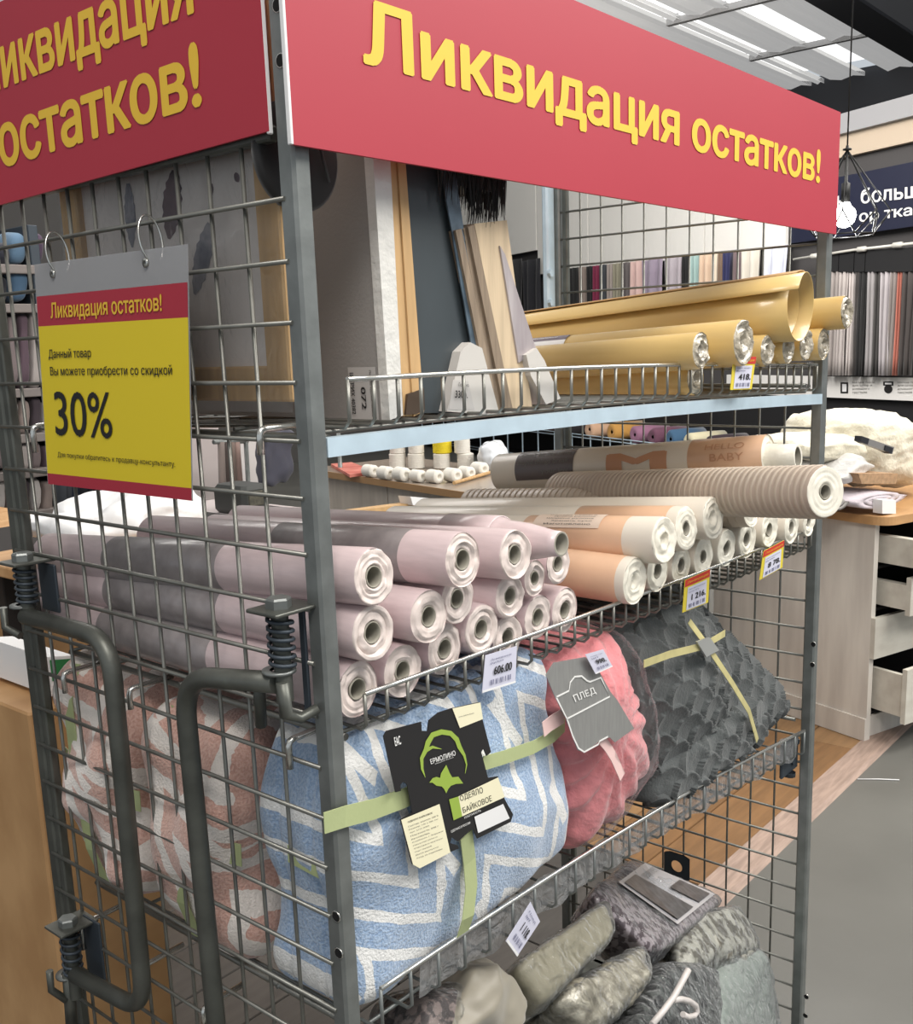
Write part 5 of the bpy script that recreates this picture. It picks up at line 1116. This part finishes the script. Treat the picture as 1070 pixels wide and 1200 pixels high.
for px, c_, nm in rl:
    c0 = wall(px, 508, .5); r_ = 10.5 * dep(c0) / FPX; c0.z = zr + r_; mb = MB()
    mb.lathe([(r_ * .2, .0), (r_ * .7, -.02), (r_, .01), (r_ * 1.04, .2), (r_, .42), (.001, .42)], c0, WN, 16, wob=lambda a_, j: .07 * math.sin(3 * a_ + px)); tt = thing('cloth_roll', c0 - Vector((0, 0, r_)), nm + ' rolled cloth on the dark rack under the hanging fabrics', 'fabric roll', 'cloth rolls on the dark rack'); mb.build('rolled_cloth', cl_(c_), tt)
# bare wire cage lamp
LP = CC + ray(990, 253) * 4.0
t = thing('pendant_lamp', LP, 'black geometric wire cage pendant lamp with a glowing round bulb', 'lamp')
u = 4.0 / FPX
bl = mat('glowing bulb', srgb(255, 255, 250), .3, emit=(1, .98, .94, 1), estr=9); lw = mat('black lamp wire', srgb(26, 26, 26), .5)
mb = MB(); mb.lathe([(.0005, -13.5 * u), (6 * u, -12 * u), (11 * u, -7 * u), (13 * u, 0), (11.5 * u, 6 * u), (7 * u, 11 * u), (4.5 * u, 16 * u), (4.4 * u, 18 * u)], LP, (0, 0, 1), 24); mb.build('bulb', bl, t)
mb = MB(); mb.lathe([(.001, 15 * u), (5 * u, 15 * u), (5 * u, 36 * u), (2 * u, 38 * u), (1.6 * u, 78 * u), (.001, 78 * u)], LP, (0, 0, 1), 16); mb.build('socket', lw, t)
top = LP + Vector((0, 0, 76 * u)); cl2 = Vector((LP.x, LP.y, 4.6))
mb = MB(); mb.tube([top, cl2], .9 * u, 6); mb.build('cable', lw, t)
hub = LP + Vector((0, 0, 73 * u)); mb = MB(); mb.lathe([(.001, -1 * u), (5 * u, 0), (5 * u, 1.5 * u), (.001, 3 * u)], hub, (0, 0, 1), 12); mb.build('hub', lw, t)
r1, r2 = 50 * u, 34 * u; ringA = [LP + Vector((r1 * math.cos(i * math.pi / 4 + .3), r1 * math.sin(i * math.pi / 4 + .3), 2 * u)) for i in range(8)]; ringB = [LP + Vector((r2 * math.cos(i * math.pi / 4 + .3 + math.pi / 8), r2 * math.sin(i * math.pi / 4 + .3 + math.pi / 8), -22 * u)) for i in range(8)]
for i in range(8):
    for a_, b_ in ((hub, ringA[i]), (ringA[i], ringB[i]), (ringA[i], ringB[(i - 1) % 8]), (ringB[i], ringB[(i + 1) % 8])): mb = MB(); mb.tube([a_, b_], .85 * u, 5); mb.build('cage_wire', lw, t)
pt = bpy.data.lights.new('bulb_light', 'POINT'); pt.energy = 14; pt.shadow_soft_size = .05; o = bpy.data.objects.new('bulb_light', pt); COL.objects.link(o); o.location = LP + Vector((0, 0, -16 * u))
o.location = LP - Vector((0, 0, 20 * u))

# ------------------------------------------------------------------ second counter beyond the cage, with yarn spools
pale_c = mat('pale counter panel', srgb(192, 184, 172), .55, col2=srgb(172, 164, 154), vscale=5, stretch=(3, 3, .4))
zt2 = .93
A1, A2 = at(360, 549, 'z', zt2), at(700, 600, 'z', zt2); dA = (A2 - A1).normalized(); dB = Vector((-dA.y, dA.x, 0)); dB = dB if dB.x > 0 else -dB
t = thing('service_counter', (A1 + A2) / 2 - Vector((0, 0, zt2)), 'pale counter with brown edged top beyond the cage, carrying the spools', 'counter')
LA = (A2 - A1).length
def cp_(a, b, z): p = A1 + dA * a + dB * b; return Vector((p.x, p.y, z))
def cbx(mb, a0, a1, b0, b1, z0, z1): mb.hexa([cp_(a0, b0, z0), cp_(a1, b0, z0), cp_(a1, b1, z0), cp_(a0, b1, z0), cp_(a0, b0, z1), cp_(a1, b0, z1), cp_(a1, b1, z1), cp_(a0, b1, z1)])
for k in range(3):
    mb = MB(); cbx(mb, LA * k / 3 + .004, LA * (k + 1) / 3 - .004, .03, .05, .012, zt2 - .03); mb.build('front_panel', pale_c, t)
mb = MB(); cbx(mb, .0, LA, .05, .62, .012, zt2 - .031); mb.build('body', darkin, t)
mb = MB(); cbx(mb, -.01, LA + .01, 0, .68, zt2 - .03, zt2); mb.build('counter_top', mat('grey brown counter top', srgb(150, 136, 122), .3, coat=.3), t)
mb = MB(); cbx(mb, -.01, LA + .01, -.006, .0, zt2 - .032, zt2 + .001); mb.build('edge_band', mat('brown edge band', srgb(160, 126, 88), .5), t)
def onT(px, py, z=zt2): return at(px, py, 'z', z)
spool_w = mat('white cotton thread', srgb(226, 222, 212), .8, bump=.6, bscale=120); spool_y = mat('yellow thread', srgb(228, 206, 40), .7, bump=.6, bscale=120)
def spool(px, py_b, h_px, w_px, m, label, z=zt2, lying=False, group='thread spools on the far counter'):
    b = onT(px, py_b, z); k_ = dep(b) / FPX; h, r = h_px * k_, w_px * k_ / 2; b = b + dB * r
    t_ = thing('thread_spool', b, label, 'spool', group); mb = MB(); n = 9
    if lying: o_, ax, hh = b + Vector((0, 0, r)) - dA * h / 2, dA, h
    else: o_, ax, hh = b, Vector((0, 0, 1)), h
    prof = [(.001, .0), (r * .8, .0), (r * .84, hh * .03)]
    for i in range(n): prof += [(r * .97, hh * (.05 + .9 * i / n)), (r, hh * (.08 + .9 * i / n)), (r * .95, hh * (.13 + .9 * i / n))]
    prof += [(r * .6, hh), (r * .34, hh * .99), (r * .3, hh * .8), (.001, hh * .8)]
    mb.lathe(prof, o_, ax, 18); mb.build('wound_thread', m, t_); return t_
k_ = dep(onT(480, 560)) / FPX
zu = zt2 + 19 * k_
for i, (px, nm) in enumerate(((458, 'left end'), (480, 'second from left'), (510, 'below the yellow spool'), (538, 'right end'))): spool(px, 550, 19, 20, spool_w, 'white thread spool in the standing back row, lower layer, ' + nm)
for px, m, nm in ((459, spool_w, 'small white thread spool on the upper layer, left end'), (481, spool_w, 'white thread spool on the upper layer, left of the yellow one'), (510, spool_y, 'bright yellow thread spool on the upper layer'), (535, spool_w, 'tall white thread spool on the upper layer, right of the yellow one')):
    t_ = spool(px, 550, 19, 23 if m is spool_y else 19, m, nm); t_.location.z += zu - zt2
for i, (px, py) in enumerate(((428, 560), (446, 563), (464, 565), (484, 566), (503, 567), (524, 566), (541, 562), (556, 558))):
    spool(px, py, 20, 15 + (i % 3), spool_w, 'white thread spool lying in the front row, %s from the left' % ordinal(i), lying=True)
t = thing('clear_bag', onT(566, 552), 'translucent white plastic bag bunched beside the thread spools', 'bag')
b = onT(566, 552); k_ = dep(b) / FPX
soft('bunched_film', [b + Vector((0, 0, 36 * k_)) - dA * -12 * k_ * -1, b + Vector((0, 0, 30 * k_)) + dA * 10 * k_, b + dA * 24 * k_, b - dA * 20 * k_], dB * .15, mat('milky film', srgb(214, 218, 222), .25, coat=.6, bump=.8, bscale=30), t, n=16, p=3, amp=.02, freq=14, seed=3)
st = thing('wood_stick', onT(560, 560), 'thin wooden stick lying slanted in front of the plastic bag', 'stick'); mb = MB(); p0, p1 = onT(532, 566, zt2 + .012), onT(594, 548, zt2 + .012); mb.tube([p0, p1], .009, 6); mb.build('stick', wood, st)
t = thing('red_leaflet', onT(410, 558), 'reddish folded leaflet lying at the left of the thread spools', 'leaflet'); q = [onT(388, 547), onT(412, 545), onT(440, 556), onT(410, 560)]
mb = MB(); mb.prism([p + Vector((0, 0, .002)) for p in q], (0, 0, .015)); mb.build('leaflet', mat('brick red print', srgb(186, 96, 84), .6, col2=srgb(206, 130, 116), vscale=12), t)
# pine rail with a white clip, standing behind the rolls
t = thing('pine_rail', at(440, 600, 'y', 1.35), 'narrow pine rail with white clip just above the pink rolls', 'rail')
q = [at(x, y, 'y', 1.35) for x, y in ((388, 602), (497, 588), (498, 600), (388, 618))]; mb = MB(); mb.prism(q[::-1], (0, .04, 0)); mb.build('rail', wood, t)
q0 = at(400, 610, 'y', 1.37); q1 = at(490, 596, 'y', 1.37)
for q_ in (q0, q1): mb = MB(); mb.box((q_.x - .015, q_.y - .015, .01), (q_.x + .015, q_.y + .01, q_.z)); mb.build('leg', wood, t)
q = [at(x, y, 'y', 1.33) for x, y in ((481, 582), (504, 584), (505, 594), (484, 592))]; mb = MB(); mb.prism(q[::-1], (0, .05, 0)); mb.build('white_clip', paper_w, t)

# ------------------------------------------------------------------ left background seen through the mesh end
pine2 = mat('pine board', srgb(206, 166, 120), .55, col2=srgb(186, 142, 96), vscale=4, stretch=(.6, 4, 4), bump=.1, bscale=30)
ply = mat('light plywood', srgb(202, 160, 112), .6, col2=srgb(180, 138, 92), vscale=3, stretch=(.5, 3, 2), bump=.1, bscale=30)
t = thing('plywood_counter', (.6, 2.6, 0), 'plywood fronted counter standing behind the cage at the far left', 'counter')
ztb = at(0, 662, 'y', 2.31).z
for k in range(3):
    mb = MB(); mb.cbox((-.1 + k * .62, 2.31, .05), (-.1 + k * .62 + .616, 2.33, ztb), .003); mb.build('front_panel', ply, t)
mb = MB(); mb.cbox((-.1, 2.34, .05), (1.76, 3.0, ztb - .002), .003); mb.build('body', darkin, t)
mb = MB(); mb.cbox((-.1, 2.33, 0), (1.76, 3.0, .05), .003); mb.build('plinth', darkin, t)
ZB = ztb + .02
c4b = [at(0, 637, 'z', 1.03), at(76, 626, 'z', 1.03)]
t = thing('display_table', at(30, 630, 'z', 0), 'pine topped display table behind the plywood counter', 'table')
mb = MB(); ty0 = 3.35; xl, xr = at(-60, 630, 'y', ty0).x, at(76, 630, 'y', ty0).x; zT = at(20, 634, 'y', ty0).z
for k in range(4): mb = MB(); mb.cbox((xl, ty0 + k * .2, zT), (xr + .12, ty0 + k * .2 + .196, zT + .035), .004); mb.build('top_board', pine2, t)
for x in (xl + .05, xr + .04):
    for y in (ty0 + .06, ty0 + .7): mb = MB(); mb.cbox((x, y, 0), (x + .05, y + .05, zT), .003); mb.build('leg', darkin, t)
# white cloth heap behind the rolls on a low table
t = thing('side_table', (1.1, 1.7, 0), 'low table behind the cage holding the white cloth heap', 'table')
Hh = [at(x, y, 'y', 1.55) for x, y in ((98, 612), (262, 575), (262, 640), (98, 640))]
ztab = Hh[2].z - .01
mb = MB(); mb.cbox((Hh[0].x - .05, 1.45, ztab - .03), (Hh[1].x + .25, 2.1, ztab), .004); mb.build('table_top', pine2, t)
for x in (Hh[0].x, Hh[1].x + .15):
    for y in (1.5, 2.0): mb = MB(); mb.cbox((x, y, 0), (x + .04, y + .04, ztab - .03)); mb.build('leg', darkin, t)
t = thing('white_cloth', (Hh[0] + Hh[1]) / 2, 'bright white crumpled cloth heap just behind the pink rolls', 'cloth')
wcl = mat('bright white cloth', srgb(236, 236, 236), .8, bump=.4, bscale=14, bdist=.01)
soft('cloth_heap', [at(x, y, 'y', 1.55) for x, y in ((150, 585), (258, 562), (268, 645), (95, 645))], (0, .35, 0), wcl, t, n=26, p=3, amp=.02, freq=8, seed=4, fold=.03)
mb = MB(); soft('cloth_heap', [at(x, y, 'y', 1.5) for x, y in ((75, 612), (120, 606), (135, 640), (80, 640))], (0, .25, 0), wcl, t, n=14, p=3, amp=.02, freq=10, seed=5)
# shelving with textiles, far left
YS = 5.2
def lp(px, py, y=YS): return at(px, py, 'y', y)
t = thing('textile_shelving', lp(25, 640), 'grey shelving unit with hats and packed textiles seen through the mesh at far left', 'shelf rack')
shm = mat('grey shelf edge', srgb(128, 120, 116), .6)
xa, xb = lp(-40, 500).x, lp(66, 500).x
for py in (310, 356, 456, 510, 552, 602):
    z = lp(20, py).z; mb = MB(); mb.cbox((xa, YS, z - .05), (xb, YS + .45, z), .004); mb.build('shelf_board', shm, t)
for x in (xa, xb): mb = MB(); mb.cbox((x - .03, YS + .02, 0), (x + .03, YS + .45, lp(20, 262).z), .004); mb.build('upright', bracket, t)
mb = MB(); mb.box((xa, YS + .46, 0), (xb, YS + .48, lp(20, 262).z)); mb.build('back_panel', mat('dim back panel', srgb(48, 44, 46), .8), t)
random.seed(12)
def blob(px, py0, py1, w, c_, label, y=YS + .04, name='folded_textile', cat='textile', group='textiles on the far left shelving', p=3.2):
    q = [lp(px - w / 2, py0, y), lp(px + w / 2, py0, y), lp(px + w / 2, py1, y), lp(px - w / 2, py1, y)]; t_ = thing(name, (q[2] + q[3]) / 2, label, cat, group)
    soft('body', q, (0, .25, 0), cl_(c_), t_, n=10, p=p, amp=.012, freq=7, seed=int(px + py0)); return t_
blob(5, 282, 309, 18, (30, 32, 44), 'dark navy hat on the top shelf at the left edge', name='hat', cat='hat'); blob(24, 270, 309, 22, (84, 112, 136), 'dusty blue hat on the top shelf', name='hat', cat='hat'); blob(45, 272, 309, 19, (70, 52, 74), 'plum hat on the top shelf', name='hat', cat='hat')
blob(4, 322, 355, 16, (26, 28, 36), 'black hat on the second shelf at the left edge', name='hat', cat='hat'); blob(25, 314, 355, 24, (70, 98, 124), 'steel blue hat on the second shelf', name='hat', cat='hat'); blob(47, 318, 355, 18, (38, 36, 48), 'dark hat on the second shelf behind the poster edge', name='hat', cat='hat')
cs_ = [(168, 160, 156), (62, 52, 58), (120, 108, 108), (190, 184, 180), (88, 70, 80), (140, 126, 120)]
for r_i, (ya_, yb_) in enumerate(((364, 455), (464, 509), (516, 551), (559, 601))):
    for k, px in enumerate((2, 16, 30, 44, 58)):
        nm_ = ['pale grey', 'dark plum', 'taupe', 'off white', 'mauve', 'brown grey'][(k * 2 + r_i) % 6]; blob(px, ya_ + (k * 5) % 7, yb_, 12.5, cs_[(k * 2 + r_i) % 6], '%s textile pack on the %s shelf from the top, %s from the left' % (nm_, ordinal(r_i + 2), ordinal(k)), p=5)
# other things between the poster and the corner post
def panelbox(px4, y, d, m, label, name, cat, part='panel'):
    t_ = thing(name, lp(px4[2][0], px4[2][1], y), label, cat); mb = MB(); mb.prism([lp(x, y_, y) for x, y_ in px4][::-1], (0, d, 0)); mb.build(part, m, t_); return t_
t = thing('hanging_garments', lp(90, 640, 4.4), 'dark rail of hanging garments behind the lower edge of the poster', 'clothes rail')
for k, (x0, x1, c_) in enumerate(((66, 78, (58, 62, 68)), (79, 92, (34, 42, 56)), (93, 104, (30, 34, 44)), (105, 110, (70, 28, 40)), (111, 121, (130, 52, 68)), (122, 140, (22, 22, 28)), (141, 154, (26, 26, 34)))):
    mb = MB(); q = [lp(x0, 470, 4.4), lp(x1, 470, 4.4), lp(x1 + 1, 622, 4.4), lp(x0, 622, 4.4)]; vs = []; n = 8
    for j in range(2):
        for i in range(n + 1):
            f_ = i / n; p_ = (q[0] * (1 - f_) + q[1] * f_) if j == 0 else (q[3] * (1 - f_) + q[2] * f_); vs.append(p_ + Vector((0, .04 * math.sin(i * 1.6 + k), 0)))
    mb.add(vs, [(i, i + 1, n + 2 + i, n + 1 + i) for i in range(n)], True); o = mb.build('garment', cl_(c_), t); md = o.modifiers.new('s', 'SOLIDIFY'); md.thickness = .02
mb = MB(); mb.tube([lp(60, 468, 4.4), lp(160, 468, 4.4)], .015, 8); mb.build('rail', steel, t)
for x in (62, 158): p_ = lp(x, 468, 4.4); mb = MB(); mb.tube([p_, (p_.x, p_.y, 0)], .015, 8); mb.build('stand', steel, t)
panelbox([(150, 560), (196, 556), (198, 640), (150, 640)], 3.9, .3, cl_((70, 96, 134)), 'blue cloth bale showing between the poster and the white heap', 'cloth_bale', 'fabric')
pal = mat('pale partition panel', srgb(188, 178, 176), .6)
panelbox([(196, 470), (256, 470), (256, 900), (196, 900)], 4.0, .04, pal, 'pale pinkish partition panel right of the poster, behind the mesh', 'room_divider', 'divider')
panelbox([(282, 470), (313, 470), (313, 900), (282, 900)], 4.0, .04, mat('white display panel', srgb(214, 208, 206), .6), 'narrow white display panel between curtain strips and corner post', 'room_divider', 'divider')
t = thing('curtain_strips', lp(270, 640, 3.6), 'brown grey curtain strips hanging between the two pale panels', 'curtain')
for k, (x, c_) in enumerate(((259, (128, 116, 110)), (265, (72, 62, 58)), (271, (120, 104, 96)), (277, (150, 126, 118)))):
    mb = MB(); a_, b_ = lp(x, 518, 3.6), lp(x + 3 + k, 606, 3.6); mb.tube([a_, (a_ + b_) / 2, b_], [.018, .02, .022], 8); mb.build('strip', cl_(c_), t)
mb = MB(); mb.tube([lp(250, 518, 3.6), lp(290, 517, 3.6)], .012, 8); mb.build('rod', steel, t); p_ = lp(288, 517, 3.6)
mb = MB(); mb.tube([p_, (p_.x, p_.y + .03, 0)], .012, 8); mb.build('stand', steel, t)
t = thing('service_table', lp(310, 640, 2.9), 'low table edge carrying the dark machine near the corner post', 'table')
z_ = lp(300, 604, 2.9).z; xa, xb = lp(262, 604, 2.9).x, lp(352, 604, 2.9).x
mb = MB(); mb.cbox((xa, 2.85, z_ - .04), (xb, 3.5, z_), .004); mb.build('table_top', pal, t)
for x in (xa + .02, xb - .06): mb = MB(); mb.cbox((x, 2.9, 0), (x + .04, 2.94, z_ - .04)); mb.build('leg', darkin, t)
t = thing('sewing_machine', lp(310, 603, 2.92), 'dark boxy machine with slotted side standing left of the corner post', 'machine'); md_ = mat('dark green grey casing', srgb(58, 60, 58), .5)
mb = MB(); a_, b_ = lp(287, 603, 2.92), lp(316, 566, 2.92); mb.cbox((a_.x, 2.92, z_), (b_.x, 3.15, b_.z), .02); mb.build('casing', md_, t)
a_, b_ = lp(292, 594, 2.92), lp(308, 574, 2.92); mb = MB(); mb.cbox((a_.x, 2.915, a_.z), (b_.x, 2.925, b_.z), .004); mb.build('slotted_plate', mat('olive plate', srgb(88, 86, 74), .6, var=.5, vscale=60), t)
mb = MB(); a_, b_ = lp(318, 603, 2.92), lp(342, 597, 2.92); mb.cbox((a_.x, 2.92, z_), (b_.x, 3.12, b_.z), .01); mb.build('arm_base', beam_d, t)
quil = cl_((66, 66, 78))
t = thing('quilted_cloth', lp(330, 570, 3.3), 'dark grey quilted cloth hanging beside the corner post', 'cloth'); soft('quilt', [lp(313, 505, 3.3), lp(350, 505, 3.3), lp(344, 566, 3.3), lp(313, 572, 3.3)], (0, .1, 0), quil, t, n=16, p=5, amp=.03, freq=7, seed=8)
mb = MB(); p_ = lp(330, 500, 3.35); mb.tube([p_ + Vector((-.3, 0, 0)), p_ + Vector((.4, 0, 0))], .012, 8); mb.build('rail', steel, t); mb = MB(); mb.tube([p_ + Vector((.39, 0, 0)), (p_.x + .39, p_.y, 0)], .012, 8); mb.build('stand', steel, t)
t = thing('green_card', lp(85, 800, .9), 'white carton with green square visible under the rolls at far left', 'box')
q = [lp(x, y, .80) for x, y in ((54, 770), (86, 768), (96, 812), (60, 816))]; mb = MB(); mb.prism(q[::-1], (0, .2, 0)); mb.build('carton', paper_w, t)
ff = Face(*q, lift=.001); ff.rect((.1, .08, .95, .62), mat('green print', srgb(40, 120, 66), .5), t, 1)
mb = MB(); z_ = min(p.z for p in q); mb.cbox((q[3].x - .05, .78, .012), (q[2].x + .1, 1.05, z_), .004); tag(mb.build('box_stack', ply), 'plywood crate standing under the white and green carton', 'crate')
